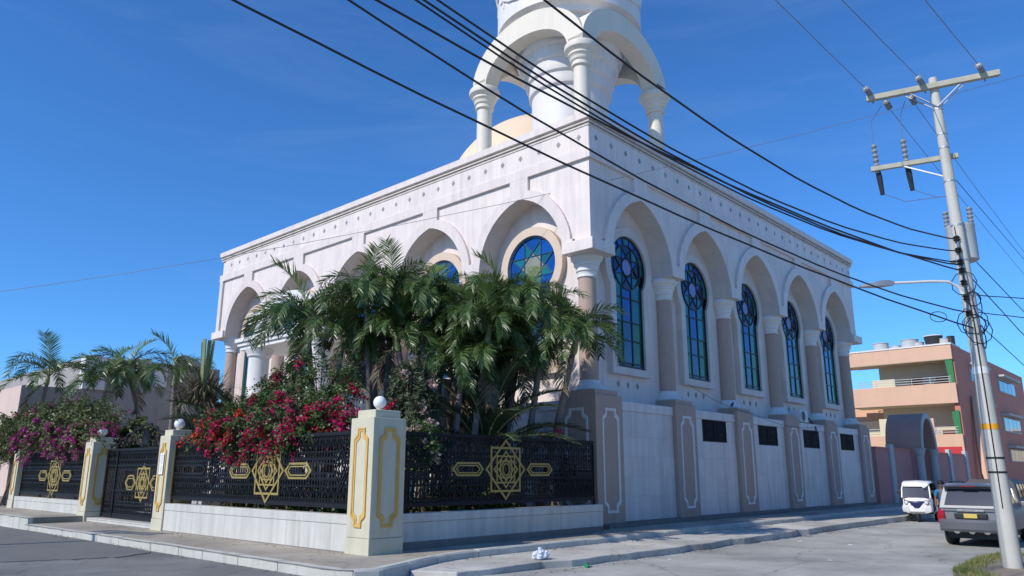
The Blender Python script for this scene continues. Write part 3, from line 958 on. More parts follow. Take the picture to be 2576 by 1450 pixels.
pillar('pillar left of the iron gate beside the raised pavement', -9.74, -8.95, 15.55, 16.32, 2.98)
globe('round white globe lamp on the pillar left of the gate', -9.34, 15.93, 2.98, .17)
pillar('farthest fence pillar half hidden under the pink bougainvillea', -9.74, -8.95, 24.25, 24.95, 2.5, .2, ('x',))
t = thing('paper_notice', 'white paper notice taped to the pillar by the gate', 'notice', (-9.785, 9.48, 1.98))
b = MB(); b.box(-.003, .003, -.14, .14, -.32, .32); b.build('sheet', M['paper'], t)
b = MB()
for i in range(9):
    z = .25 - i * .058
    if i == 5: continue
    b.box(-.0055, -.003, -.1 + rnd.uniform(0, .03), .1 - rnd.uniform(0, .06), z - .012, z + .012)
b.build('print_line', M['print_'], t)

def low_wall(label, s, u0, u1, d0, d1, z0, h, ledge):
    t = thing('low_wall', label, 'low wall', P(s, (u0 + u1) / 2, z0, (d0 + d1) / 2), group='marble plinth walls under the fence')
    c = t.location
    def bb(name, a0, a1, e0, e1, za, zb, m, bev=.01):
        b = MB(); bx(b, s, a0, a1, e0, e1, za, zb)
        b.v = [tuple(Vector(v) - c) for v in b.v]
        return b.build(name, m, t, bevel=bev)
    bb('core', u0, u1, d0 + .03, d1 - .02, z0 - .2, ledge + z0 - .004, M['plinth'], 0)
    bb('coping', u0, u1, d0 - .012, d1, ledge + z0, h + z0, M['plinth'], .012)
    bb('mortar_base', u0, u1, d0 - .004, d1, z0 - .2, z0 + .17 if s == 0 else z0 + .02, M['base'], .01)
    n = int((u1 - u0) / .62)
    for i in range(n):
        a0 = u0 + (u1 - u0) * i / n; a1 = u0 + (u1 - u0) * (i + 1) / n
        e = rnd.uniform(-.002, .002)
        bb('slab', a0 + .001, a1 - .001, d0 + e, d0 + .031, z0 + (.172 if s == 0 else .022), z0 + ledge - .006, M['plinth'], 0)
    return t
low_wall('long marble plinth wall below the fence facing the side street', 0, -8.80, -.75, -.74, -.45, 0, .80, .60)
low_wall('sunlit marble plinth wall between the corner pillar and the gate', 1, -.26, 9.10, -9.70, -9.4, 0, .80, .60)
low_wall('short marble plinth wall left of the gate on the raised pavement', 1, 16.34, 24.2, -9.70, -9.4, .2, .50, .34)
low_wall('low white gate sill step between the two gate pillars', 1, 9.90, 15.5, -9.66, -9.0, 0, .14, .10)

def poly_ring(b, f, pts, w, d0, d1, s):
    """closed band of width w along a convex polygon"""
    n = len(pts)
    cx = sum(p[0] for p in pts) / n; cz = sum(p[1] for p in pts) / n
    out = []
    def inset(k):
        r = []
        for i in range(n):
            a, p, c = Vector(pts[i - 1]), Vector(pts[i]), Vector(pts[(i + 1) % n])
            d1_, d2_ = (p - a).normalized(), (c - p).normalized()
            n1, n2 = Vector((-d1_.y, d1_.x)), Vector((-d2_.y, d2_.x))
            if n1.dot(Vector((cx, cz)) - p) < 0: n1.negate()
            if n2.dot(Vector((cx, cz)) - p) < 0: n2.negate()
            m_ = (n1 + n2); m_ = m_ / max(.2, m_.dot(n1))
            r.append(p + m_ * k)
        return r
    o, i_ = pts, inset(w)
    b.ring([f(q[0], q[1], d0) for q in o], [f(q[0], q[1], d0) for q in i_], f(0, 0, d1) - f(0, 0, d0))
def medallion(parent, f, uc, zc, hw, hh, th, tv, hexl, hexh, hexgap, m, s, w=.055, d=-.035):
    """two crossed frames repeated inwards round an oval, with a long hexagon on each side"""
    for k, fac in enumerate((1.0, .62, .40)):
        dd = d - .004 * k
        b = MB()
        ww = w * (1 if k == 0 else .75)
        poly_ring(b, f, [(uc - hw * fac, zc - hh * fac), (uc + hw * fac, zc - hh * fac), (uc + hw * fac, zc + hh * fac), (uc - hw * fac, zc + hh * fac)], ww, dd, dd + .022, s)
        b.build('gold_frame', m, parent)
        b = MB()
        poly_ring(b, f, [(uc - th * fac, zc), (uc, zc - tv * fac), (uc + th * fac, zc), (uc, zc + tv * fac)], ww, dd - .003, dd + .019, s)
        b.build('gold_frame', m, parent)
    b = MB()
    poly_ring(b, f, [(uc + hw * .25 * math.cos(t * pi / 8), zc + hh * .29 * math.sin(t * pi / 8)) for t in range(16)], w * .6, d - .015, d + .01, s)
    b.build('gold_oval', m, parent, smooth=40)
    for sg in (-1, 1):
        c = uc + sg * (th + hexl / 2 + hexgap)
        for k, (fl, fh) in enumerate(((1, 1), (.78, .60))):
            l, h_ = hexl / 2 * fl, hexh / 2 * fh
            b = MB(); poly_ring(b, f, [(c - l, zc), (c - l + h_, zc - h_), (c + l - h_, zc - h_), (c + l, zc), (c + l - h_, zc + h_), (c - l + h_, zc + h_)], w * (.9 if k == 0 else .55), d, d + .02, s)
            b.build('gold_hexagon', m, parent)
def iron_panel(name, label, cat, s, u0, u1, dpl, z0, z1, rows, group=None, sp=.118, diag=True, skip=None):
    org = P(s, (u0 + u1) / 2, z0, dpl)
    t = thing(name, label, cat, org, group=group)
    f = lambda u, z, d: P(s, u, z, dpl + d) - org
    def rail(nm, a0, a1, za, zb, e=.03):
        b = MB(); bx(b, s, a0, a1, dpl - e, dpl + e, za, zb); b.v = [tuple(Vector(v) - org) for v in b.v]
        b.build(nm, M['iron'], t, bevel=.006)
    rail('rail', u0, u1, z1 - .085, z1, .04); rail('rail', u0, u1, z0, z0 + .10, .035)
    rail('post', u0, u0 + .05, z0 - .13, z1 - .086); rail('post', u1 - .05, u1, z0 - .13, z1 - .086)
    b = MB(); b2 = MB()
    n = int((u1 - u0) / sp)
    H = z1 - z0
    Z = lambda q: z0 + H * q
    for i in range(1, n):
        u = u0 + (u1 - u0) * i / n
        b.bar(f(u, z0 + .08, 0), f(u, z1 - .05, 0), .020, .022, PD(s, 1))
    for q in rows:
        b.bar(f(u0, Z(q), 0), f(u1, Z(q), 0), .020, .020)
    st = (u1 - u0) / n
    for i in range(n):
        um = u0 + st * (i + .5)
        for qa, qb in ((rows[0], rows[1]), (rows[-2], rows[-1])):
            zc_, hh_ = (Z(qa) + Z(qb)) / 2, (Z(qb) - Z(qa)) / 2
            o_ = [f(um + st * .48 * math.cos(k * pi / 5), zc_ + hh_ * math.sin(k * pi / 5), -.014) for k in range(10)]
            i_ = [f(um + st * .33 * math.cos(k * pi / 5), zc_ + hh_ * .76 * math.sin(k * pi / 5), -.014) for k in range(10)]
            b2.ring(o_, i_, PD(s, .028))
        if len(rows) > 4:
            for qa, qb in ((rows[1], rows[2]), (rows[-3], rows[-2])):
                zc_, hh_ = (Z(qa) + Z(qb)) / 2, (Z(qb) - Z(qa)) / 2
                o_ = [f(um + st * .5 * x, zc_ + hh_ * z_, -.012) for x, z_ in ((-1, -1), (1, -1), (1, 1), (-1, 1))]
                i_ = [f(um + st * .28 * x, zc_ + hh_ * .6 * z_, -.012) for x, z_ in ((-1, -1), (1, -1), (1, 1), (-1, 1))]
                b2.ring(o_, i_, PD(s, .024))
        # forked pickets above and below the ring rows, C-scrolls at the foot
        if diag and i % 2 == 0 and i < n - 1:
            uu = u0 + st * (i + 1)
            for za, zb in ((Z(rows[-1]) + .02, Z(rows[-1]) + (1 - rows[-1]) * H * .72), (Z(rows[0]) - .02, Z(rows[0]) * .35 + (z0 + .1) * .65)):
                b.bar(f(uu - st, za, 0), f(uu, zb, 0), .022, .02, PD(s, 1)); b.bar(f(uu + st, za, 0), f(uu, zb, 0), .022, .02, PD(s, 1))
        zc_ = z0 + .10 + .055
        o_ = [f(um + .048 * math.cos(k * pi / 4), zc_ + .06 * math.sin(k * pi / 4), -.012) for k in range(8)]
        i_ = [f(um + .028 * math.cos(k * pi / 4), zc_ + .038 * math.sin(k * pi / 4), -.012) for k in range(8)]
        b2.ring(o_, i_, PD(s, .024))
        zt_ = z1 - .085 - .045
        o_ = [f(um + .05 * math.cos(k * pi / 4), zt_ + .05 * math.sin(k * pi / 4), -.012) for k in range(8)]
        i_ = [f(um + .03 * math.cos(k * pi / 4), zt_ + .03 * math.sin(k * pi / 4), -.012) for k in range(8)]
        b2.ring(o_, i_, PD(s, .024))
    b.build('picket', M['iron'], t, kind='stuff')
    b2.build('scrollwork', M['iron'], t, kind='stuff')
    return t, f
ROWS = (.27, .375, .455, .57, .65, .745)
t, f = iron_panel('iron_fence', 'black wrought iron fence with gold star medallion along the side street', 'fence', 0, -8.82, -.95, -.58, .93, 2.68, ROWS, group='wrought iron fence panels')
medallion(t, f, -4.92, 1.81, .585, .585, .78, .80, 1.12, .35, .06, M['goldmetal'], 0)
for uc in (-7.2, -2.3):
    for fac in (1, .7, .4):
        b = MB(); poly_ring(b, f, [(uc - .3 * fac, 1.8), (uc, 1.8 - .42 * fac), (uc + .3 * fac, 1.8), (uc, 1.8 + .42 * fac)], .03, -.035, -.01, 0); b.build('lozenge', M['iron'], t)
    c = uc + (-.82 if uc < -5 else .82)
    for fac in (1, .6):
        b = MB(); poly_ring(b, f, [(c - .52, 1.8), (c - .36, 1.8 - .16 * fac), (c + .36, 1.8 - .16 * fac), (c + .52, 1.8), (c + .36, 1.8 + .16 * fac), (c - .36, 1.8 + .16 * fac)], .05, -.035, -.012, 0); b.build('hexagon', M['iron'], t)
b = MB(); b.box(-2.75, -1.0, -.53, -.52, .98, 1.80); b.v = [tuple(Vector(v) - t.location) for v in b.v]; b.build('sheet_panel', M['iron'], t)
t, f = iron_panel('iron_fence', 'black wrought iron fence with gold star under the red bougainvillea', 'fence', 1, -.28, 9.12, -9.52, .92, 2.66, ROWS, group='wrought iron fence panels')
medallion(t, f, 3.56, 1.76, .60, .60, .80, .82, 1.2, .40, .04, M['goldmetal'], 1)
for uc in (.3, 6.55):
    for fac in (1, .7, .4):
        b = MB(); poly_ring(b, f, [(uc - .32 * fac, 1.8), (uc, 1.8 - .5 * fac), (uc + .32 * fac, 1.8), (uc, 1.8 + .5 * fac)], .03, -.035, -.01, 1); b.build('lozenge', M['iron'], t)
c = 7.75
b = MB(); poly_ring(b, f, [(c - .75, 1.8), (c - .6, 1.65), (c + .6, 1.65), (c + .75, 1.8), (c + .6, 1.95), (c - .6, 1.95)], .06, -.035, -.012, 1); b.build('hexagon', M['iron'], t)
t, f = iron_panel('iron_fence', 'far black iron fence with gold star left of the gate under pink flowers', 'fence', 1, 16.34, 24.2, -9.52, .82, 2.52, ROWS, group='wrought iron fence panels')
medallion(t, f, 19.95, 1.58, .62, .60, .80, .80, 1.1, .42, .05, M['goldmetal'], 1)
gate, f = iron_panel('iron_gate', 'black iron gate with arched scrolled crest and gold star medallion', 'gate', 1, 9.92, 15.48, -9.22, .17, 2.54, (.12, .19, .24, .33, .42, .52, .60, .68, .76, .84), sp=.128)
medallion(gate, f, 12.05, 1.37, .50, .50, .56, .64, .92, .52, .0, M['goldmetal'], 1)
for uu in (10.0, 11.0, 14.4, 15.3):
    b = MB(); b.bar(f(uu, .2, -.03), f(uu, 2.5, -.03), .06, .05, PD(1, 1)); b.build('stile', M['iron'], gate)
for zz in (.30, 1.10, 1.95):
    b = MB(); b.bar(f(10.0, zz, -.02), f(15.4, zz, -.02), .04, .05); b.build('cross_rail', M['iron'], gate)
# crest: stepped arch outline filled with scrolls
cst = [(15.2, 2.56), (15.2, 2.66), (14.5, 2.72), (14.4, 2.86), (13.9, 2.92), (13.8, 3.04), (13.25, 3.08), (13.15, 3.18), (12.7, 3.22), (12.62, 3.32), (11.9, 3.32), (11.82, 3.22), (11.4, 3.18), (11.3, 3.08), (10.8, 3.0), (10.7, 2.86), (10.3, 2.8), (10.15, 2.56)]
b = MB()
for i in range(len(cst) - 1): b.bar(f(*cst[i], 0), f(*cst[i + 1], 0), .06, .05, PD(1, 1))
b.build('crest_frame', M['iron'], gate)
b = MB()
for k in range(11):
    a = pi * (k + .5) / 11
    p0 = (12.25 + .1 * math.cos(a), 2.58); p1 = (12.25 + .42 * math.cos(a), 2.60 + .62 * math.sin(a))
    b.bar(f(*p0, 0), f(*p1, 0), .05, .03, PD(1, 1))
def spiral(b, f, u, z, r, sg, n=16, turns=1.35):
    pts = []
    for i in range(n + 1):
        a = sg * 2 * pi * turns * i / n; rr = r * (1 - .75 * i / n)
        pts.append(f(u + rr * math.cos(a), z + rr * math.sin(a), 0))
    b.tube(pts, .02, 4)
for u, z, r_ in ((13.2, 2.78, .22), (13.75, 2.74, .18), (14.25, 2.68, .13), (14.7, 2.64, .09), (11.5, 2.78, .22), (11.05, 2.74, .18), (10.6, 2.68, .13), (13.0, 3.02, .12), (11.65, 3.02, .12), (13.5, 2.93, .1), (11.2, 2.93, .1), (14.0, 2.84, .08), (10.85, 2.86, .08)):
    spiral(b, f, u, z, r_, 1 if u > 12.2 else -1)
b.build('crest_scroll', M['iron'], gate, kind='stuff')

# ================================================================ STREET TO THE RIGHT: pink wall, arched gateway, peach building
pw = thing('pink_wall', 'dusty pink street wall with pale posts beyond the mosque', 'wall', (27, 0, 0))
b = MB(); b.box(.5, 7.7, .06, .3, -.45, 3.12); b.box(11.1, 60, .06, .3, -.45, 3.05); b.build('wall', M['pink'], pw)
b = MB(); b.box(.5, 7.7, .02, .34, 3.12, 3.26); b.box(11.1, 60, .02, .34, 3.05, 3.2); b.build('coping', M['terra'], pw)
for x in (3.2, 16.9, 21.8, 27.5):
    b = MB(); b.box(x - .35, x + .35, -.06, .2, -.45, 3.45); b.build('post', M['palegrey'], pw, bevel=.02)
ga = thing('arched_gateway', 'tall arched gateway hood on columns in the pink wall', 'gateway', (36.4, .2, 0))
n = 20; hw = 1.75
o_ = [(hw * math.cos(pi * i / n), 3.3 + 2.35 * math.sin(pi * i / n)) for i in range(n + 1)]
i_ = [((hw - .28) * math.cos(pi * i / n), 3.3 + 2.02 * math.sin(pi * i / n)) for i in range(n + 1)]
b = MB()
vs = []
for k in range(n + 1): vs += [(o_[k][0], -.75, o_[k][1]), (o_[k][0], 1.4, o_[k][1]), (i_[k][0], 1.4, i_[k][1]), (i_[k][0], -.75, i_[k][1])]
b.add(vs, [[4 * k + q, 4 * k + (q + 1) % 4, 4 * k + 4 + (q + 1) % 4, 4 * k + 4 + q] for k in range(n) for q in range(4)] + [[0, 1, 2, 3], [4 * n + 3, 4 * n + 2, 4 * n + 1, 4 * n]])
b.build('hood', M['gate'], ga, smooth=35)
b = MB(); b.ring([(q[0] * 1.01, -.84, q[1] * 1.004) for q in o_] , [(q[0], -.84, q[1]) for q in i_], (0, .08, 0)); b.build('trim', M['palegrey'], ga)
b = MB(); b.poly([(q[0], 1.0, q[1]) for q in i_]); b.build('back_panel', M['gate'], ga, fix=False)
for x in (-1.6, 1.6):
    b = MB(); b.lathe([(.34, -.45), (.34, -.1), (.25, 0), (.25, 2.85), (.3, 2.9), (.36, 3.15), (.40, 3.3)], (x, -.55, 0), 18); b.build('column', M['palegrey'], ga, smooth=40)
    b = MB(); b.box(x - .3, x + .3, -.35, .2, -.45, 3.28); b.build('pier', M['pink'], ga)
b = MB(); b.box(-1.3, 1.3, .3, .36, -.45, 3.25); b.build('door_void', M['dark'], ga)
for x in (.25, 1.0):
    b = MB(); b.box(x - .32, x + .32, .1, .16, -.4, 3.0); b.build('door_leaf', M['terra'], ga, bevel=.02)

X0 = 48.9
pb = thing('peach_building', 'three storey peach building with long balconies and a terracotta side', 'building', (X0, 4, 0))
def pbx(name, m, x0, x1, y0, y1, z0, z1, bev=0):
    b = MB(); b.box(x0 - X0, x1 - X0, y0 - 4, y1 - 4, z0, z1); return b.build(name, m, pb, bevel=bev)
pbx('side_wall', M['terra'], X0 + .3, X0 + 30, 0, .4, -.5, 12.0)
pbx('core', M['cream'], X0 + 2.2, X0 + 29.9, .41, 6.4, -.5, 11.6)
pbx('roof_slab', M['peach'], X0, X0 + 2.4, .05, 10.5, 10.82, 12.0)
pbx('roof_edge', M['white'], X0 - .06, X0 + 3, -.02, 10.6, 12.0, 12.12)
pbx('slab_soffit', M['cream'], X0 + .02, X0 + 2.4, .06, 8.2, 10.78, 10.82)
pbx('balcony_front', M['peach'], X0, X0 + .25, .05, 16, 7.25, 8.85)
pbx('balcony_floor', M['cream'], X0 + .25, X0 + 2.4, .45, 8.2, 7.2, 7.45)
pbx('balcony_front', M['peach'], X0, X0 + .25, .05, 16, 3.1, 4.78)
pbx('red_band', M['red'], X0 - .02, X0 + .2, .2, 9, 2.9, 3.8)
pbx('rear_wing', M['peach'], X0 + 3, X0 + 16, 6.6, 16, -.5, 8.6)
pbx('low_wing', M['cream'], X0 + 2.5, X0 + 16, 6.5, 11, 3, 6.2)
for zz in (9.0, 4.95):
    for k in range(3):
        b = MB(); b.tube([(.12, .3 - 4, zz + k * .2), (.12, 7.6 - 4, zz + k * .2)], .035, 5); b.build('balcony_rail', M['palegrey'], pb)
    for k in range(6):
        b = MB(); b.tube([(.12, .5 - 4 + k * 1.4, zz - .2), (.12, .5 - 4 + k * 1.4, zz + .42)], .03, 5); b.build('rail_post', M['palegrey'], pb)
for zf in (7.5, 3.0):
    for y0 in (1.0, 3.0, 5.2):
        d_ = pbx('balcony_door', M['door'], X0 + 2.14, X0 + 2.2, y0, y0 + .95, zf, zf + 2.2)
    w = pbx('balcony_window', M['palegrey'], X0 + 2.13, X0 + 2.2, 2.1, 2.8, zf + 1.0, zf + 2.2)
pbx('balcony_panel', M['cream'], X0 + .1, X0 + .2, 4.6, 6.4, 8.85, 9.5)
pbx('wall_panel', M['peach'], X0 + .05, X0 + .2, 2.0, 2.5, 4.3, 6.1)
pbx('wall_panel', M['cream'], X0 + .06, X0 + .2, 4.6, 6.2, 4.7, 6.2)
for zz in (8.9, 4.6):
    b = MB(); b.prism([(.1, -3.9, zz - .2), (.1, -3.55, zz - .2), (.1, -3.35, zz + 1.9), (.1, -3.9, zz + 2.1)], (.06, 0, 0)); b.build('net', M['green'], pb)
for q, (xa, xb, za, zb) in enumerate(((54, 59, 9.4, 10.7), (65.3, 73, 9.4, 10.7), (54, 59, 6.3, 7.4), (65, 73, 5.6, 7.0), (66, 73, 2.8, 4.0), (53.5, 58, 2.2, 3.2))):
    w = pbx('window', M['palegrey'], xa, xb, -.12, .05, za, zb)
    n = 4
    for k in range(n):
        b = MB(); x0 = xa + .12 + (xb - xa - .12) * k / n; x1 = xa + (xb - xa - .12) * (k + 1) / n
        b.poly([(x0 - X0, -4.13, za + .1), (x1 - X0, -4.13, za + .1), (x1 - X0, -4.13, zb - .1), (x0 - X0, -4.13, zb - .1)]); b.build('pane', G['ice'] if k % 2 else G['navy'], w, fix=False)
    pbx('sunshade', M['palegrey'], xa - .3, xb + .3, -.7, -.0, zb + .1, zb + .28)
b = MB(); b.tube([(4.4, -4.25, 8), (3.2, -4.4, 4), (2.6, -4.6, 1.2)], .28, 6); b.build('drain_chute', M['peach'], pb)
for q, (y, z, r, h, m, lab) in enumerate(((5.75, 12.1, .62, .75, 'tank', 'leftmost pale round tank on the peach building roof'), (4.55, 12.1, .40, .42, 'tank', 'small low pale tank between two larger ones on the roof'),
                        (3.4, 12.1, .68, .8, 'tank', 'pale tank beside the black tub on the peach roof'), (2.75, 12.1, .45, .5, 'tank', 'low pale tank just left of the black tub'),
                        (1.55, 12.1, .72, .95, 'tank_d', 'black tapered water tub on the peach roof'), (.75, 12.1, .45, .6, 'tank', 'small pale tank right of the black tub'), (.25, 12.1, .3, .75, 'tank_d', 'small dark drum at the roof corner'))):
    t = thing('water_tank', lab, 'water tank', (X0 + 1.4, y, z), group='water tanks on the peach roof')
    tap = 1.25 if m == 'tank_d' and r > .5 else .98
    b = MB(); b.lathe([(r / tap if tap > 1 else r, 0), (r if tap > 1 else r * .98, h * .9), (r * 1.04 if tap > 1 else r * .98, h * .92)], n=24); b.build('body', M[m], t, smooth=40)
    b = MB(); b.lathe([(r * 1.04, h * .9), (r * 1.05, h * .97), (r * .9, h)], n=24); b.build('lid', M['white' if tap > 1 else m], t, smooth=40)
# row closing the street far away, so the horizon is built up
for q, (x, w, h, m, lab) in enumerate(((96, 20, 7, 'cream', 'pale low building closing the far end of the street'),)):
    t = thing('building', lab, 'building', (x, -6, 0))
    b = MB(); b.box(0, 8, -w, w, -.5, h); b.build('wall', M[m], t)
    b = MB(); b.box(-.3, 8.3, -w - .3, w + .3, h, h + .3); b.build('roof', M['white'], t)
    for k in range(8):
        b = MB(); y = -w + 2 + k * 4.8; b.box(-.06, .05, y, y + 1.8, 1.5, 3.2); b.build('window', M['dark'], t)
# ---------------------------------------------------------------- neighbour on the left
nb = thing('grey_building', 'plain grey rendered neighbour building behind the gate palms', 'building', (-9.05, 28, 0))
b = MB(); b.box(0, 2.8, 0, 22, -.3, 5.9); b.build('front_block', M['neigh'], nb, bevel=.03)
b = MB(); b.box(2.8, 10, .02, 20, -.3, 7.62); b.build('rear_block', M['neigh'], nb, bevel=.03)
b = MB(); b.box(-.06, -.001, -.0, 22, .6, 5.86); b.build('street_wall', M['neigh_pink'], nb)
b = MB(); b.box(2.62, 3.7, -.1, .6, 5.9, 7.66); b.build('parapet_end', M['white'], nb, bevel=.03)
b = MB(); b.box(5.2, 6.0, -.14, .5, 6.9, 7.75); b.box(6.2, 6.9, -.16, .5, 6.3, 7.3); b.build('parapet_block', M['white'], nb, bevel=.05)
b = MB()
b.prism([(7.3, -.1, 7.6), (7.35, -.1, 8.1), (7.8, -.1, 8.25), (8.6, -.1, 8.0), (9.0, -.1, 7.6)], (0, .5, 0)); b.build('parapet_curve', M['neigh'], nb, bevel=.03)
b = MB(); b.box(-.1, -.02, 0, 22, -.3, .6); b.build('wall_base', M['base'], nb)

# ================================================================ PLANTS
def frond_mesh(name, L, e0, droop, n, leaf, wid, m, seed, fwd=.55, sag=.55, vee=.35, wob=.25, stemr=.018, t0=.14):
    rr = random.Random(seed)
    b = MB()
    pts = [Vector((0, 0, 0))]; N = 16; dirs = []
    e = e0; side = rr.uniform(-.25, .25)
    for i in range(N):
        t = (i + 1) / N
        e = e0 - droop * t ** 1.3
        d = Vector((math.cos(e) * math.cos(side * t), math.cos(e) * math.sin(side * t), math.sin(e)))
        dirs.append(d); pts.append(pts[-1] + d * (L / N))
    dirs.append(dirs[-1])
    b.cur = 1
    b.tube(pts, [stemr * (1 - .8 * i / N) for i in range(N + 1)], 4)
    b.cur = 0
    def at(t):
        q = t * N; i = min(N - 1, int(q)); u = q - i
        return pts[i].lerp(pts[i + 1], u), dirs[i].lerp(dirs[i + 1], u).normalized()
    for k in range(n):
        for sg in (-1, 1):
            t = t0 + (1 - t0) * (k + rr.uniform(.1, .9)) / n
            p, d = at(min(.999, t))
            sd = d.cross(Vector((0, 0, 1))).normalized() * sg
            upv = sd.cross(d) * sg
            if upv.z < 0: upv = -upv
            l = leaf * (math.sin(pi * (.14 + .74 * (t - t0) / (1 - t0))) ** .7) * rr.uniform(.8, 1.1)
            g = (sd * rr.uniform(.75, 1) + d * (fwd + .5 * t) + upv * (vee + rr.uniform(-wob, wob))).normalized()
            w = wid * rr.uniform(.8, 1.15)
            sp = [p]; gg = g.copy()
            for q in range(3):
                sp.append(sp[-1] + gg * (l / 3))
                gg = (gg + Vector((0, 0, -sag * (q + 1) * .5)) * rr.uniform(.6, 1.3)).normalized()
            wv = gg.cross(g)
            wv = d if wv.length < .05 else wv.normalized()
            wv = (d - g * d.dot(g)); wv = wv.normalized() if wv.length > .05 else Vector((1, 0, 0))
            ws = [w * .35, w * .5, w * .38]
            vs = []
            for q in range(3): vs += [sp[q] - wv * ws[q], sp[q] + wv * ws[q]]
            vs.append(sp[3])
            b.add(vs, [[0, 1, 3, 2], [2, 3, 5, 4], [4, 5, 6]])
    return b.mesh(name, [m, M['shaft']], fix=False)
FR = [frond_mesh('frond', 1.9, R(e), R(dr), 52, .52, .027, M['frond'], 10 + i, sag=.42, wob=.55, vee=.3, fwd=.7) for i, (e, dr) in enumerate(((72, 120), (60, 135), (45, 125), (30, 110), (50, 150), (20, 95)))]
FY = [frond_mesh('frond', 1.7, R(84), R(60), 40, .55, .03, M['frond_y'], 31, vee=.3, wob=.4, sag=.2), frond_mesh('frond', 1.6, R(70), R(90), 40, .55, .03, M['frond_y'], 32, wob=.4, sag=.3)]
FD = [frond_mesh('dead_frond', 1.5, R(-40), R(60), 24, .5, .045, M['dry'], 41)]
FDATE = [frond_mesh('frond', 3.0, R(e), R(dr), 60, .52, .034, M['date'], 50 + i, fwd=.7, sag=.10, vee=.25, wob=.15, stemr=.03, t0=.2) for i, (e, dr) in enumerate(((78, 50), (66, 62), (52, 62), (38, 58)))]
def palm(label, base, crown, nf=15, L=1.0, seed=0, r0=.11, young=1, dead=1, group='palms in the mosque garden', fruit=False, thick=1.6):
    rr = random.Random(seed)
    t = thing('palm_tree', label, 'palm tree', base, group=group)
    B = Vector(base); Cc = Vector(crown) - B
    H = Cc.z
    top = Cc - Vector((0, 0, .55 * L))
    pts = []; rs = []
    N = 34
    bend = Vector((rr.uniform(-.25, .25), rr.uniform(-.25, .25), 0))
    for i in range(N + 1):
        u = i / N
        p = Vector((top.x * u ** 1.25, top.y * u ** 1.25, top.z * u)) + bend * math.sin(pi * u)
        pts.append(p); rs.append(r0 * (1.35 - .6 * u ** .5) * (1.08 if i % 2 else .97) + (.05 * (1 - u) ** 8))
    MB().tube(pts, rs, 9).build('trunk', M['palm_trunk'], t, smooth=50)
    d = (pts[-1] - pts[-2]).normalized()
    cs = [pts[-1] + d * x for x in (0, .12, .35, .6)]
    MB().tube(cs, [r0 * .95, r0 * 1.05, r0 * .8, r0 * .45], 9).build('crownshaft', M['shaft'], t, smooth=50)
    c = cs[2]
    nf = int(nf * rr.uniform(.93, 1.1) * thick)
    for i in range(nf):
        k = i / nf
        me = FR[[0, 1, 4, 2, 1, 3, 2, 5][int(k * 8)]]
        a = i * 2.399 + rr.uniform(-.3, .3)
        s_ = L * rr.uniform(.78, 1.04)
        inst('frond', me, t, c + Vector((0, 0, .1 * (1 - k))), (rr.uniform(-.12, .12), -rr.uniform(-.1, .18), a), (s_, s_, s_))
    for i in range(young):
        inst('frond', FY[i % 2], t, c + Vector((0, 0, .15)), (0, 0, rr.uniform(0, 6.28)), (L, L, L))
    for i in range(dead):
        inst('dead_frond', FD[0], t, c - Vector((0, 0, .15)), (0, 0, rr.uniform(0, 6.28)), (L, L, L))
    if fruit:
        b = MB(); b.tube([c - d * .2, c - d * .35 + Vector((.1, -.12, -.1)), c + Vector((.12, -.15, -.75))], [.03, .06, .085], 8); b.build('fruit_stalk', M['fruit'], t, smooth=50)
    return t
G_ = 'palms in the mosque garden'
palm('palm standing apart left of the cluster, leaning over the bougainvillea', (-6.0, 5.5, .1), (-6.5, 6.9, 6.9), 16, 1.4, 1, young=2)
palm('left palm of the dense cluster, bare trunk right of the porch column', (-6.4, 3.4, .1), (-6.5, 3.75, 7.0), 16, 1.05, 2)
palm('tallest palm of the cluster, top in front of the third arch', (-5.3, 3.9, .1), (-5.5, 3.8, 7.4), 16, 1.05, 3, young=2)
palm('slim palm with its crown hanging above the corner pillar', (-5.6, 2.1, .1), (-5.2, 2.6, 6.9), 15, 1.0, 4)
palm('palm under the second entrance arch with an upright crown', (-4.6, 2.6, .1), (-4.2, 2.8, 7.2), 15, 1.0, 5, fruit=True)
palm('low palm in the middle of the cluster with orange fruit stalk', (-5.3, 1.7, .1), (-4.5, 1.6, 6.3), 15, 1.0, 6, fruit=True)
palm('palm rising before the big front window, trunk leaning right', (-4.6, 1.2, .1), (-3.4, 1.0, 7.1), 16, 1.05, 7, fruit=True)
palm('palm with a high crown left of the corner column', (-3.0, 1.3, .1), (-2.7, .6, 7.0), 16, 1.05, 8, young=2)
palm('palm bending over the iron fence toward the street', (-2.7, 1.0, .1), (-3.2, -.55, 6.2), 15, 1.0, 9)
palm('rightmost palm, its drooping crown covering the corner column', (-1.9, .9, .1), (-2.6, -1.15, 5.7), 16, 1.0, 10, young=2)
palm('half hidden palm filling the gap behind the cluster', (-5.0, .8, .1), (-4.6, .45, 5.9), 14, 1.0, 11)
palm('palm at the back of the cluster close to the facade', (-3.0, 2.4, .1), (-3.0, 2.3, 6.6), 14, 1.0, 12)
palm('short palm at the left of the cluster, crown low over the red flowers', (-6.9, 4.3, .1), (-6.7, 4.7, 5.9), 15, 1.0, 21)
palm('short palm in front of the tallest one', (-6.1, 2.4, .1), (-5.9, 2.9, 5.8), 15, 1.0, 22)
palm('lowest crowned palm behind the middle of the side fence', (-4.6, .9, .1), (-4.3, .7, 5.1), 15, .95, 23)
palm('low crowned palm just left of the corner column', (-3.5, .9, .1), (-3.3, .5, 5.3), 15, .95, 24)
palm('palm with low crown over the porch steps', (-5.5, 4.2, .1), (-5.4, 4.4, 6.2), 15, 1.0, 25)
palm('palm in the thick of the cluster above the date palm', (-4.3, 1.9, .1), (-3.9, 1.6, 5.6), 15, 1.0, 26)
palm('small low palm right behind the corner pillar bushes', (-5.4, 1.0, .1), (-5.1, 1.0, 4.7), 14, .95, 31)
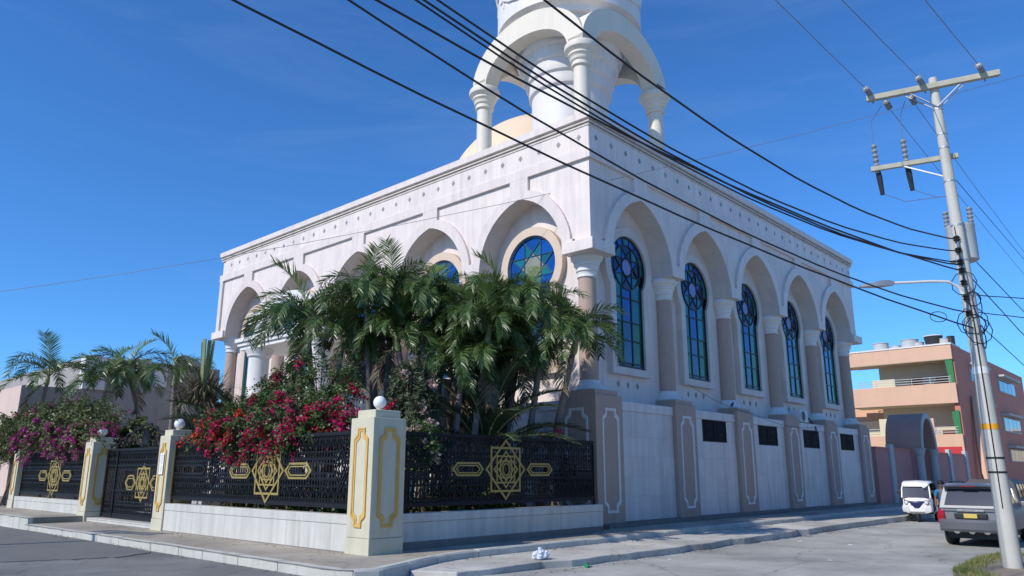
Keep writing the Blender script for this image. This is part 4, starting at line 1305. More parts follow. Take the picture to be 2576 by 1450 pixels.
palm('small low palm between the date palm and the pedestal', (-3.0, 1.9, .1), (-3.1, 1.5, 4.8), 14, 1.0, 32)
palm('small low palm under the big front window', (-3.8, 2.9, .1), (-3.7, 2.6, 5.6), 14, 1.05, 33)
g2 = 'palms behind the gate'
palm('farthest left palm with bare arching fronds against the sky', (-8.5, 26.2, .2), (-8.6, 26.0, 6.5), 11, 1.35, 13, young=1, group=g2, thick=.9)
palm('palm with a thin trunk between gate pillar and gate', (-8.0, 19.6, .2), (-8.0, 19.8, 5.7), 14, 1.15, 14, young=2, group=g2, thick=.9)
palm('palm behind the gate crest with one tall upright frond', (-6.6, 19.0, .1), (-7.0, 20.1, 6.2), 12, 1.15, 15, young=2, group=g2, thick=.9)
palm('palm just right of the gate before the grey building', (-7.3, 14.3, .1), (-7.3, 14.9, 5.6), 13, 1.1, 16, young=1, group=g2, thick=.9)

def dates(label, base, nf, L, seed, name='date_palm', h=.0):
    rr = random.Random(seed)
    t = thing(name, label, 'palm', base)
    MB().lathe([(.32, -.1), (.30, h), (.36, h + .3), (.28, h + .75), (.16, h + 1.0)], n=12).build('trunk', M['palm_trunk'], t, smooth=50)
    for i in range(nf):
        k = i / nf
        s_ = L * rr.uniform(.85, 1.1)
        inst('frond', FDATE[min(3, int(k * 4))], t, (0, 0, h + .85 - .2 * k), (rr.uniform(-.1, .1), rr.uniform(-.1, .1), i * 2.399 + rr.uniform(-.2, .2)), (s_, s_, s_))
    return t
dates('dark feathery date palm growing behind the side fence', (-4.2, .9, .1), 30, 1.08, 60, h=1.35)
dates('feathery date palm behind the bougainvillea left of the porch', (-6.6, 9.9, .1), 24, 1.15, 61, h=1.1)
dates('young date palm close to the corner pedestal', (-2.0, 1.7, .3), 12, .7, 62)

# fan palm stump with clipped leaf bases
t = thing('fan_palm', 'stout fan palm with clipped leaf bases and a green cut stalk beside the gate', 'palm', (-7.3, 12.4, .1))
rr = random.Random(77)
b = MB()
b.lathe([(.42, 0), (.40, 1.9), (.46, 2.5), (.62, 3.2), (.82, 3.9), (.78, 4.05), (.2, 4.1)], n=18); b.build('trunk', M['palm_trunk'], t, smooth=30)
b = MB()
for i in range(150):
    a = rr.uniform(0, 2 * pi); z = rr.uniform(2.1, 4.1); r_ = .45 + max(0, z - 2.5) * .24
    l = rr.uniform(.35, .7); o = Vector((math.cos(a), math.sin(a), 0))
    p = o * r_ + Vector((0, 0, z)); q = p + o * l * .42 + Vector((0, 0, l * .9)); sd = Vector((-o.y, o.x, 0)) * rr.uniform(.05, .09)
    b.add([p - sd, p + sd, q + sd * .7, q - sd * .7, p + o * .05], [[0, 1, 2, 3], [0, 4, 3], [1, 2, 4]])
b.build('leaf_base', M['dry'], t, fix=False)
b = MB()
for i in range(420):
    a = rr.uniform(0, 2 * pi); z = rr.uniform(3.9, 4.7); l = rr.uniform(.7, 1.5); o = Vector((math.cos(a), math.sin(a), 0)); e = rr.uniform(-.5, 1.2)
    p = Vector((0, 0, z)) + o * rr.uniform(.2, .7); q = p + o * l * math.cos(e) + Vector((0, 0, l * math.sin(e))); sd = Vector((-o.y, o.x, 0)) * rr.uniform(.012, .035)
    m_ = (p + q) / 2 + Vector((0, 0, .08))
    b.add([p - sd, p + sd, m_ + sd, m_ - sd, q - Vector((0, 0, .15))], [[0, 1, 2, 3], [3, 2, 4]])
b.build('dry_leaf', M['dry'], t, fix=False)
b = MB()
for i in range(120):
    a = rr.uniform(0, 2 * pi); o = Vector((math.cos(a), math.sin(a), 0)); l = rr.uniform(.6, 1.2); e = rr.uniform(.2, 1.3)
    p = Vector((0, 0, 4.3)); q = p + o * l * math.cos(e) + Vector((0, 0, l * math.sin(e))); sd = Vector((-o.y, o.x, 0)) * .02
    b.add([p - sd, p + sd, q], [[0, 1, 2]])
b.build('green_leaf', M['date'], t, fix=False)
for k in range(7):
    b = MB(); a = k * .9; o = Vector((math.cos(a) * .13, math.sin(a) * .13, 0))
    b.bar(Vector((0, 0, 4.2)) + o * .8, Vector((0, 0, 6.35 + rr.uniform(-.15, .15))) + o * 1.6, .13, .05, o); b.build('cut_stalk', M['shaft'], t)

def spray_bush(name, label, cat, base, cen, rad, nb_, leafm, flowers, seed, leaf=.075, per=46, upb=.35, stems=5, narrow=1.0, fz=None, group=None, extra=(), droop=.55):
    """arching branches with leaves along them; flowers: list of (material, share); fz(p)->probability of bracts at p"""
    rr = random.Random(seed)
    B = Vector(base)
    t = thing(name, label, cat, base, group=group)
    lv = MB(); fl = [MB() for _ in flowers]; st = MB()
    C0 = Vector(cen); Rd = Vector(rad)
    def leafq(b, p, nrm, s_, nw=1.0):
        a = Vector((rr.gauss(0, 1), rr.gauss(0, 1), rr.gauss(0, 1))).cross(nrm)
        if a.length < .01: return
        a.normalize(); c = nrm.cross(a).normalized()
        s2 = s_ * .36 * nw
        b.add([p - a * s_ * .5, p + c * s2 - nrm * s_ * .08, p + a * s_ * .55 - nrm * s_ * .15, p - c * s2 - nrm * s_ * .08], [[0, 1, 2], [0, 2, 3]])
    roots = [Vector((C0.x + rr.uniform(-.4, .4) * Rd.x, C0.y + rr.uniform(-.6, .6) * Rd.y, B.z)) for _ in range(stems)]
    mids = []
    for r_ in roots:
        m_ = Vector((C0.x + rr.uniform(-.3, .3) * Rd.x, C0.y + (r_.y - C0.y) * .9, C0.z - .3 * Rd.z))
        st.tube([r_ - B, (r_ + m_) / 2 - B + Vector((rr.uniform(-.15, .15), rr.uniform(-.15, .15), 0)), m_ - B], [.05, .04, .03], 6)
        mids.append(m_)
    for i in range(nb_):
        z = rr.uniform(-.75, 1); a = rr.uniform(0, 2 * pi); q = math.sqrt(max(0, 1 - z * z))
        k = rr.uniform(.62, 1.0) ** .6
        if rr.random() < .13: k *= rr.uniform(1.05, 1.3)
        e = C0 + Vector((Rd.x * q * math.cos(a) * k, Rd.y * q * math.sin(a) * k, Rd.z * z * k))
        s0 = min(mids, key=lambda v: (v - e).length + rr.uniform(0, .5))
        s0 = s0.lerp(e, rr.uniform(.05, .3))
        mid = s0.lerp(e, .55) + Vector((rr.uniform(-.2, .2), rr.uniform(-.2, .2), upb * Rd.z * rr.uniform(.3, 1)))
        tip = e + Vector((0, 0, -droop * rr.uniform(0, .5)))
        pl = [s0.lerp(mid, u).lerp(mid.lerp(tip, u), u) for u in [x / 8 for x in range(9)]]
        st.tube([p - B for p in pl], [.012 - .001 * j for j in range(9)], 3, cap=False)
        for j in range(per):
            u = rr.uniform(.25, 1) ** .8; x = u * 8; ii = min(7, int(x)); p = pl[ii].lerp(pl[ii + 1], x - ii)
            p = p + Vector((rr.gauss(0, .06), rr.gauss(0, .06), rr.gauss(0, .06)))
            nrm = (p - C0); nrm = Vector((nrm.x / Rd.x, nrm.y / Rd.y, nrm.z / Rd.z)).normalized() * .5 + Vector((rr.gauss(0, .5), rr.gauss(0, .5), .6 + rr.gauss(0, .4)))
            leafq(lv, p - B, nrm.normalized(), leaf * rr.uniform(.7, 1.35), narrow)
        if flowers:
            pf = fz(e) if fz else .5
            if rr.random() < pf:
                kind = None; x = rr.random(); acc = 0
                for fi, (fm, sh) in enumerate(flowers):
                    acc += sh(e) if callable(sh) else sh
                    if x < acc: kind = fi; break
                if kind is None: continue
                for j in range(rr.randint(5, 10)):
                    u = rr.uniform(.55, 1); x = u * 8; ii = min(7, int(x)); p = pl[ii].lerp(pl[ii + 1], x - ii)
                    for c_ in range(rr.randint(5, 9)):
                        p2 = p + Vector((rr.gauss(0, .055), rr.gauss(0, .055), rr.gauss(0, .055)))
                        nrm = Vector((rr.gauss(0, .6) - .4, rr.gauss(0, .6), rr.gauss(.3, .6))).normalized()
                        leafq(fl[kind], p2 - B, nrm, .075 * rr.uniform(.7, 1.2), 1.5)
    lv.build('foliage', leafm, t, fix=False)
    st.build('branch', M['stem'], t, fix=False)
    for fi, (fm, sh) in enumerate(flowers):
        if fl[fi].v: fl[fi].build('blossom', fm, t, fix=False)
    return t
spray_bush('bougainvillea', 'big bougainvillea with crimson, orange and violet bracts over the front fence', 'bougainvillea', (-8.6, 4.6, .1), (-9.0, 4.6, 2.95), (1.15, 4.0, 1.15), 430, M['boug_d'],
           [(M['fl_or'], lambda e: .85 if e.y > 7.4 else .13), (M['fl_viol'], .012), (M['fl_mag'], .9)], 5, per=58, fz=lambda e: .72 if e.z < 3.4 else .2, stems=7)
spray_bush('bougainvillea', 'tall green shoots of bougainvillea rising in front of the porch', 'bougainvillea', (-8.0, 4.4, .1), (-8.0, 4.4, 4.0), (.8, 2.8, 1.15), 110, M['boug_d'], [(M['fl_mag'], .8)], 6, per=60, fz=lambda e: .15, stems=5, upb=.9)
spray_bush('bougainvillea', 'large pale green bougainvillea with purple bracts over the far left fence', 'bougainvillea', (-8.9, 21.0, .2), (-9.15, 22.6, 3.4), (1.35, 8.2, 1.7), 680, M['boug'],
           [(M['fl_pink'], 1.0)], 8, per=44, fz=lambda e: .75 if (e.z < 3.6 and 15.5 < e.y < 24) else .04, stems=9, leaf=.10)
spray_bush('shrub', 'leafy green shrub between bougainvillea and corner pillar', 'shrub', (-7.9, 1.2, .1), (-7.9, 1.0, 2.4), (.8, 1.3, 1.1), 110, M['boug_d'], [], 9, per=44)
spray_bush('bougainvillea', 'bougainvillea with pale cream pink bracts above the side fence by the pillar', 'bougainvillea', (-7.4, -.15, .1), (-7.5, -.25, 2.35), (.85, .5, .75), 90, M['boug_d'], [(M['fl_pale'], 1)], 10, per=40, fz=lambda e: .18, stems=3)
spray_bush('oleander', 'tall oleander with narrow leaves and pink flowers behind the corner pillar', 'oleander', (-6.7, 1.2, .1), (-6.7, 1.2, 3.4), (.75, .9, 1.7), 130, M['oleleaf'], [(M['fl_pale'], .6), (M['fl_mag'], .4)], 11, per=50, narrow=.45, leaf=.13, fz=lambda e: .11, upb=.8, droop=.1)
spray_bush('creeper', 'thin creeper with a red flower trailing on the side fence rail', 'creeper', (-3.2, -.35, .1), (-2.6, -.4, 2.75), (.9, .22, .25), 22, M['boug_d'], [(M['fl_mag'], 1)], 12, per=16, fz=lambda e: .15, stems=2)
spray_bush('fig_shrub', 'broad leaved fig shrub between the gate and left pillar', 'shrub', (-7.8, 16.9, .1), (-7.8, 16.7, 3.0), (.7, 1.6, 1.0), 50, M['boug'], [], 13, per=30, leaf=.2)
spray_bush('garden_shrub', 'low yellow green shrubs seen through the side fence bars', 'shrub', (-5.0, .3, .1), (-5.6, .2, .95), (2.4, .5, .7), 150, M['boug'], [(M['fl_mag'], .5)], 14, per=40, fz=lambda e: .06, stems=6, leaf=.10)
spray_bush('garden_shrub', 'low dark shrubs seen through the front fence bars', 'shrub', (-8.4, 5.0, .1), (-8.2, 4.6, 1.0), (.7, 4.0, .7), 150, M['boug_d'], [], 15, per=40, stems=6, leaf=.10)

# ================================================================ UTILITY POLES AND CABLES
AX = Vector((.26, -.9656, 0))            # direction of the crossarms
def pole(label, base, top, full=True):
    t = thing('utility_pole', label, 'utility pole', base)
    B = Vector(base); T = Vector(top) - B
    ax = lambda z: T * (z / T.z)
    n = 14
    b = MB()
    b.tube([ax(T.z * i / n) for i in range(n + 1)], [.19 - .095 * i / n for i in range(n + 1)], 20)
    b.build('shaft', M['pole'], t, smooth=50)
    off = -B.z
    # double top crossarm, one timber each side of the pole
    c = ax(10.95 + off); fwd = Vector((-AX.y, AX.x, 0))
    for sg, dz in ((-1, -.06), (1, .06)):
        b = MB(); q = c + fwd * sg * .14 + Vector((0, 0, dz)); b.bar(q - AX * 1.5, q + AX * 1.36, .11, .14); b.build('crossarm', M['wood'], t, bevel=.012)
    for sg in (-1, 1):
        for f_ in (-1, 1):
            b = MB(); b.bar(ax(10.35 + off) + fwd * f_ * .11, c + AX * sg * .62 + fwd * f_ * .14 - Vector((0, 0, .07)), .045, .02); b.build('brace', M['steel'], t)
    def insulator(p, d, l=.34, nm='insulator'):
        b = MB(); d = Vector(d).normalized(); p = Vector(p)
        pts = []; rs = []
        k = 5
        for i in range(k * 2 + 1):
            pts.append(p + d * l * i / (k * 2)); rs.append(.075 if i % 2 else .035)
        b.tube(pts, rs, 10); b.build(nm, M['porcelain'], t, smooth=30)
    for u in (-1.36, -.2, 1.06):
        insulator(c + AX * u + Vector((-.14, 0, .04)), (-1, .05, .18))
    for u in (-1.12, -.55):
        insulator(c + AX * u + Vector((.14, 0, -.08)), (1, 0, -.25))
    for u in (-1.36, -.2, 1.06):
        b = MB(); b.bar(c + AX * u - Vector((0, 0, .15)), c + AX * u + Vector((0, 0, .16)), .03); b.build('bolt', M['steel'], t)
    if not full: return t
    # cut-out arm with two fuse holders
    c2 = ax(9.12 + off) + fwd * .15
    b = MB(); b.bar(c2 - AX * 1.62, c2 + AX * .28, .10, .12); b.build('fuse_arm', M['wood'], t, bevel=.01)
    b = MB(); b.bar(ax(8.55 + off), c2 - AX * 1.0, .04, .03); b.build('brace', M['steel'], t)
    for u in (-1.48, -.82):
        q = c2 - AX * -u * 1 + fwd * .12
        q = c2 + AX * u + fwd * .12
        insulator(q + Vector((0, 0, .06)), (-.1, 0, 1), .62, 'fuse_insulator')
        b = MB(); b.tube([q + Vector((0, 0, .1)), q + Vector((.02, -.02, -.2)), q + Vector((.05, -.04, -.65))], [.05, .07, .05], 8); b.build('fuse_tube', M['plastic'], t, smooth=40)
        b = MB(); b.bar(q - Vector((.06, 0, .05)), q + Vector((.1, 0, -.05)), .09); b.build('fuse_bracket', M['steel'], t)
        b = MB(); b.tube([q + Vector((.05, -.04, -.62)), q + Vector((.2, -.5, -.9)), ax(8.1 + off)], .008, 4); b.tube([q + Vector((-.06, 0, .66)), q + Vector((-.05, 0, 1.3)), c + AX * (u * .8) + Vector((0, 0, -.25))], .008, 4); b.build('jumper_wire', M['wire'], t)
    # transformer can behind the pole
    p = ax(6.55 + off) + Vector((.36, .02, 0))
    b = MB(); b.lathe([(.25, 0), (.30, .03), (.30, .82), (.31, .84), (.31, .88), (.1, .93)], p, 22); tr = b.build('transformer', M['tank'], t, smooth=40)
    for q in (Vector((-.02, .26, .9)), Vector((.0, -.24, .9))):
        b = MB(); b.tube([p + q + Vector((0, 0, .05 * i)) for i in range(9)], [.07 if i % 2 else .04 for i in range(9)], 10); b.build('bushing', M['porcelain'], tr, smooth=30)
    for zz in (6.75, 7.2):
        b = MB(); b.bar(ax(zz + off), ax(zz + off) + Vector((.2, 0, 0)), .08); b.build('hanger', M['steel'], t)
    # secondary rack, clamps, bands, tags
    for zz in (7.0, 6.72, 6.44, 6.24, 5.95, 5.6, 5.24):
        q = ax(zz + off)
        b = MB(); b.lathe([(.05, 0), (.075, .03), (.045, .06), (.075, .09), (.05, .12)], q + Vector((-.16, .02, -.06)), 10); b.build('spool', M['plastic'], t, smooth=30)
    b = MB(); b.bar(ax(5.1 + off) + Vector((-.15, .02, 0)), ax(7.1 + off) + Vector((-.14, .02, 0)), .05, .03); b.build('rack', M['steel'], t)
    for zz in (10.3, 9.65, 9.3, 8.45, 7.35, 6.5, 5.8, 5.35, 2.05, 1.75):
        q = ax(zz + off); r_ = .19 - .095 * (zz + off) / T.z
        b = MB(); b.lathe([(r_ + .008, -.02), (r_ + .008, .02)], q, 20, cap=False); b.build('band', M['plastic'] if zz < 3 else M['steel'], t)
    for zz, h_, m in ((2.72, .06, 'yellow'), (3.95, .08, 'white')):
        q = ax(zz + off); r_ = .19 - .095 * (zz + off) / T.z + .006
        b = MB(); b.lathe([(r_, -h_), (r_, h_)], q, 20, cap=False); b.build('tag_band', M[m], t)
    b = MB(); rr = random.Random(3)
    for k in range(9):   # loops of slack cable tied round the pole
        q = ax(rr.uniform(4.6, 6.2) + off); a0 = rr.uniform(0, 6.3); rl = rr.uniform(.16, .34)
        b.tube([q + Vector((math.cos(a0) * .15 + rl * math.cos(x * .7) * math.cos(a0 + 1.5), math.sin(a0) * .15 + rl * math.cos(x * .7) * math.sin(a0 + 1.5), rl * math.sin(x * .7))) for x in range(10)], .011, 5)
    q0 = ax(6.0 + off)
    b.tube([ax(7.3 + off) + Vector((-.12, .03, 0)), ax(6.2 + off) + Vector((-.2, .0, 0)), ax(5.0 + off) + Vector((-.16, -.05, 0)), ax(3 + off) + Vector((-.17, -.04, 0)), ax(1 + off) + Vector((-.175, -.02, 0))], .012, 5)
    b.build('slack_cable', M['cable'], t)
    # street lamp
    lp = ax(5.66 + off); ld = Vector((-.677, .736, 0))
    b = MB(); b.tube([lp + ld * .12, lp + ld * .2 + Vector((0, 0, .22)), lp + ld * .42 + Vector((0, 0, .34)), lp + ld * .8 + Vector((0, 0, .345)), lp + ld * 1.75 + Vector((0, 0, .30))], .032, 8); b.build('lamp_arm', M['white'], t, smooth=50)
    h = lp + ld * 1.68 + Vector((0, 0, .295)); sd = Vector((ld.y, -ld.x, 0))
    rings = []
    for u, w, zt, zb in ((0, .05, .04, -.04), (.12, .08, .075, -.05), (.3, .12, .07, -.06), (.55, .115, .03, -.055), (.78, .06, .0, -.045)):
        o = h + ld * u - Vector((0, 0, .06 * u))
        rings.append([o - sd * w + Vector((0, 0, zb)), o - sd * w * .8 + Vector((0, 0, zt)), o + sd * w * .8 + Vector((0, 0, zt)), o + sd * w + Vector((0, 0, zb))])
    b = MB(); b.loft(rings); b.build('lamp_head', M['steel'], t, smooth=40)
    return t
PB, PT = (-.62, -11.2, -.32), (-.78, -11.05, 11.15)
pole('leaning concrete utility pole with transformer, fuse arms and street lamp', PB, PT)
pole('plain utility pole across the left street casting its shadow on the pavement', (-24.4, 11.7, -.2), (-24.4, 11.7, 11.1), False)

def cable(name, label, a, bb, sag, r, m, n=40, group='overhead cables'):
    a, bb = Vector(a), Vector(bb)
    pts = [a.lerp(bb, i / n) - Vector((0, 0, 4 * sag * (i / n) * (1 - i / n) + .006 * math.sin(i * 1.9))) for i in range(n + 1)]
    b = MB(); b.tube(pts, r * .82, 6)
    return tag(b.build(name, m, smooth=60), label, 'cable', group)
pa = lambda z: (-.86, -11.12, z)
cable('cable', 'topmost of the thick cables, from the pole past the minaret drum', pa(6.98), (-26.72, -7.71, 13.25), 2.58, .020, M['cable'])
cable('cable', 'second thick cable from the top, crossing the minaret front column', pa(6.70), (-28.4, -5.88, 14.1), 2.95, .018, M['cable'])
cable('cable', 'upper of the paired cables crossing the roof corner', pa(6.43), (-28.88, -5.35, 14.5), 2.95, .017, M['cable'])
cable('cable', 'lower of the paired cables crossing the roof corner', pa(6.36), (-28.77, -5.48, 14.05), 2.68, .019, M['cable'])
cable('cable', 'cable running close along the mosque cornice', pa(6.22), (-29.53, -4.65, 12.07), 1.65, .020, M['cable'])
cable('cable', 'lowest thick cable, crossing the archivolts of the street side', (-.8, -11.15, 4.9), (-31.62, -2.36, 12.35), 1.28, .020, M['cable'])
cable('cable', 'cable passing just above the street lamp head', pa(5.25), (-29.29, -4.91, 13.6), 2.3, .018, M['cable'])
cc = Vector((-.78, -11.06, 10.95))
for k, (u, e, lab) in enumerate(((-1.36, (-7.2, -9.78, 10.9), 'left high voltage wire rising from the top crossarm'), (-.2, (-6.1, -10.75, 10.9), 'middle high voltage wire rising from the pole top'), (1.06, (-5.0, -11.95, 10.9), 'right high voltage wire rising from the top crossarm'))):
    a = cc + AX * u + Vector((-.5, .02, .1)); e = Vector(e)
    cable('high_voltage_wire', lab, a, a + (e - a) * 5, .25, .011, M['wire'], group='high voltage wires')
for k, (u, lab) in enumerate(((-1.12, 'left thin wire leaving the crossarm down the street'), (-.55, 'right thin wire leaving the crossarm down the street'))):
    a = cc + AX * u + Vector((.5, 0, -.2))
    cable('high_voltage_wire', lab, a, (60, -9.5 + AX.y * u * .8 - 1.5, 9.5), .9, .010, M['wire'], group='high voltage wires')
cable('thin_wire', 'single thin wire strung right across the mosque front', (-14.75, 22.2, 8.2), (11.6, -14.0, 16.2), 1.0, .011, M['wire'])
for k, (a, e, s_, r, lab) in enumerate((((-.62, -11.1, 6.9), (62, -11.0, 5.2), .5, .016, 'upper cable running from the pole down the street'), ((-.6, -11.1, 6.3), (62, -10.6, 4.4), .9, .018, 'middle cable running from the pole down the street'),
                                   ((-.6, -11.1, 5.2), (62, -10.8, 3.8), 1.0, .014, 'lower cable running from the pole down the street'),
                                   ((-.58, -11.2, 5.7), (14, -22, 6.6), .35, .014, 'service drop leaving the pole to the right, upper one'), ((-.58, -11.2, 5.3), (14, -21, 5.8), .4, .013, 'service drop leaving the pole to the right, lower one'),
                                   ((-.58, -11.2, 8.5), (60, -12.5, 6.5), .6, .010, 'thin cable from below the fuse arm down the street'))):
    cable('cable', lab, a, e, s_, r, M['cable'])
lc = thing('cable_coil', 'loose coil of thin cable hanging on the low wires left of the pole', 'cable', (-1.35, -10.6, 5.15))
b = MB(); b.tube([(.16 * math.cos(x * .6) * -.677 * 1.2, .16 * math.cos(x * .6) * .736 * 1.2, .12 * math.sin(x * .6)) for x in range(24)], .008, 4); b.build('loop', M['cable'], lc)
cable('slack_cable', 'slack thin cable draped along the podium ledge', (6.0, -.02, 5.1), (11.2, -.1, 4.26), .18, .010, M['cable'], 20)
cable('slack_cable', 'slack thin cable hanging below the podium coping by the air conditioner', (11.2, -.1, 4.26), (19.2, -.1, 4.05), .30, .010, M['cable'], 20)

# ================================================================ AIR CONDITIONER, PIGEON, LITTER
t = thing('air_conditioner', 'white outdoor air conditioner unit on the podium ledge', 'air conditioner', (17.6, .32, 4.12))
b = MB(); b.box(-.46, .46, -.17, .17, .05, .66); b.build('case', M['white'], t, bevel=.02)
b = MB(); b.lathe([(.25, -.19), (.25, -.165), (.03, -.16)], (-.15, 0, .35), 24, ax='y'); b.build('fan_grille', M['plastic'], t, smooth=40)
b = MB(); b.lathe([(.285, -.185), (.25, -.20), (.25, -.17), (.285, -.17)], (-.15, 0, .35), 24, ax='y', cap=False); b.build('fan_ring', M['white'], t, smooth=40)
for x in (-.35, .35):
    b = MB(); b.box(x - .05, x + .05, -.15, .15, 0, .05); b.build('foot', M['plastic'], t)
b = MB(); b.tube([(.46, 0, .25), (.75, -.02, .32), (1.0, -.1, .18), (1.05, -.3, -.2), (1.0, -.32, -.6)], .035, 6); b.tube([(.46, -.05, .15), (.7, -.1, .12), (.95, -.2, -.1)], .02, 6); b.build('hose', M['plastic'], t, smooth=40)
t = thing('pigeon', 'dark pigeon perched on the base of the third street column', 'pigeon', (9.9, .12, 4.43))
b = MB(); b.loft([[(x + .0, r_ * .8 * math.cos(a), z + r_ * math.sin(a)) for a in [q * pi / 4 for q in range(8)]] for x, r_, z in ((-.17, .01, .05), (-.10, .035, .07), (-.02, .065, .10), (.05, .06, .13), (.085, .035, .18), (.10, .032, .215), (.125, .012, .215), (.145, .004, .21))]); b.build('body', M['pigeon'], t, smooth=60)
b = MB(); b.bar((.0, .02, 0), (.0, .02, .06), .01); b.bar((.0, -.02, 0), (.0, -.02, .06), .01); b.build('leg', M['pigeon'], t)
t = thing('plastic_bag', 'crumpled white plastic bag on the concrete step', 'litter', (-6.65, -3.3, -.15))
rr = random.Random(5)
bm = bmesh.new(); bmesh.ops.create_icosphere(bm, subdivisions=3, radius=1)
for v in bm.verts:
    n_ = 1 + .28 * math.sin(v.co.x * 5 + 1) * math.cos(v.co.y * 6) + rr.uniform(-.12, .12)
    v.co = Vector((v.co.x * .21 * n_ + v.co.z * .03, v.co.y * .13 * n_, max(-.0, (v.co.z * .5 + .42) * .20 * n_)))
me = bpy.data.meshes.new('bag'); bm.to_mesh(me); bm.free(); me.materials.append(M['bag'])
inst('bag', me, t)
b = MB()
for a in (.3, .8): b.tube([(-.05 + .1 * a, 0, .17), (-.08 + .1 * a, .02, .25), (.0 + .1 * a, .05, .21)], [.03, .02, .006], 5)
b.build('handle', M['bag'], t, smooth=60)
t = thing('plastic_bottle', 'crushed green plastic bottle lying in the gutter', 'litter', (-6.0, -4.08, -.305), rz=.5)
b = MB(); b.lathe([(.045, -.14), (.05, -.1), (.042, -.04), (.052, .02), (.05, .08), (.02, .13), (.018, .16)], (0, 0, .05), 12, ax='x'); b.build('body', M['bottle'], t, smooth=50)
b = MB(); b.lathe([(.02, .16), (.02, .185)], (0, 0, .05), 10, ax='x'); b.build('cap', M['white'], t)
for k, (x, y, lab) in enumerate(((3.66, -4.9, 'small white scrap in the road near the kerb step'), (3.6, -6.4, 'white paper scrap on the road behind the silver car'), (-3.4, -4.6, 'tiny white scrap beside the kerb step edge'), (-.9, -7.5, 'white scrap alone in the middle of the road'))):
    b = MB(); a = rr.uniform(0, 3); z = zroad(x) + .008
    q = [(x + .08 * math.cos(a + c) * rr.uniform(.5, 1.1), y + .08 * math.sin(a + c) * rr.uniform(.5, 1.1), z + rr.uniform(0, .035)) for c in (0, 1.2, 2.3, 3.4, 4.8)]
    b.prism(q, (0, 0, .006)); tag(b.build('paper_scrap', M['paper']), lab, 'litter', 'paper scraps on the road')

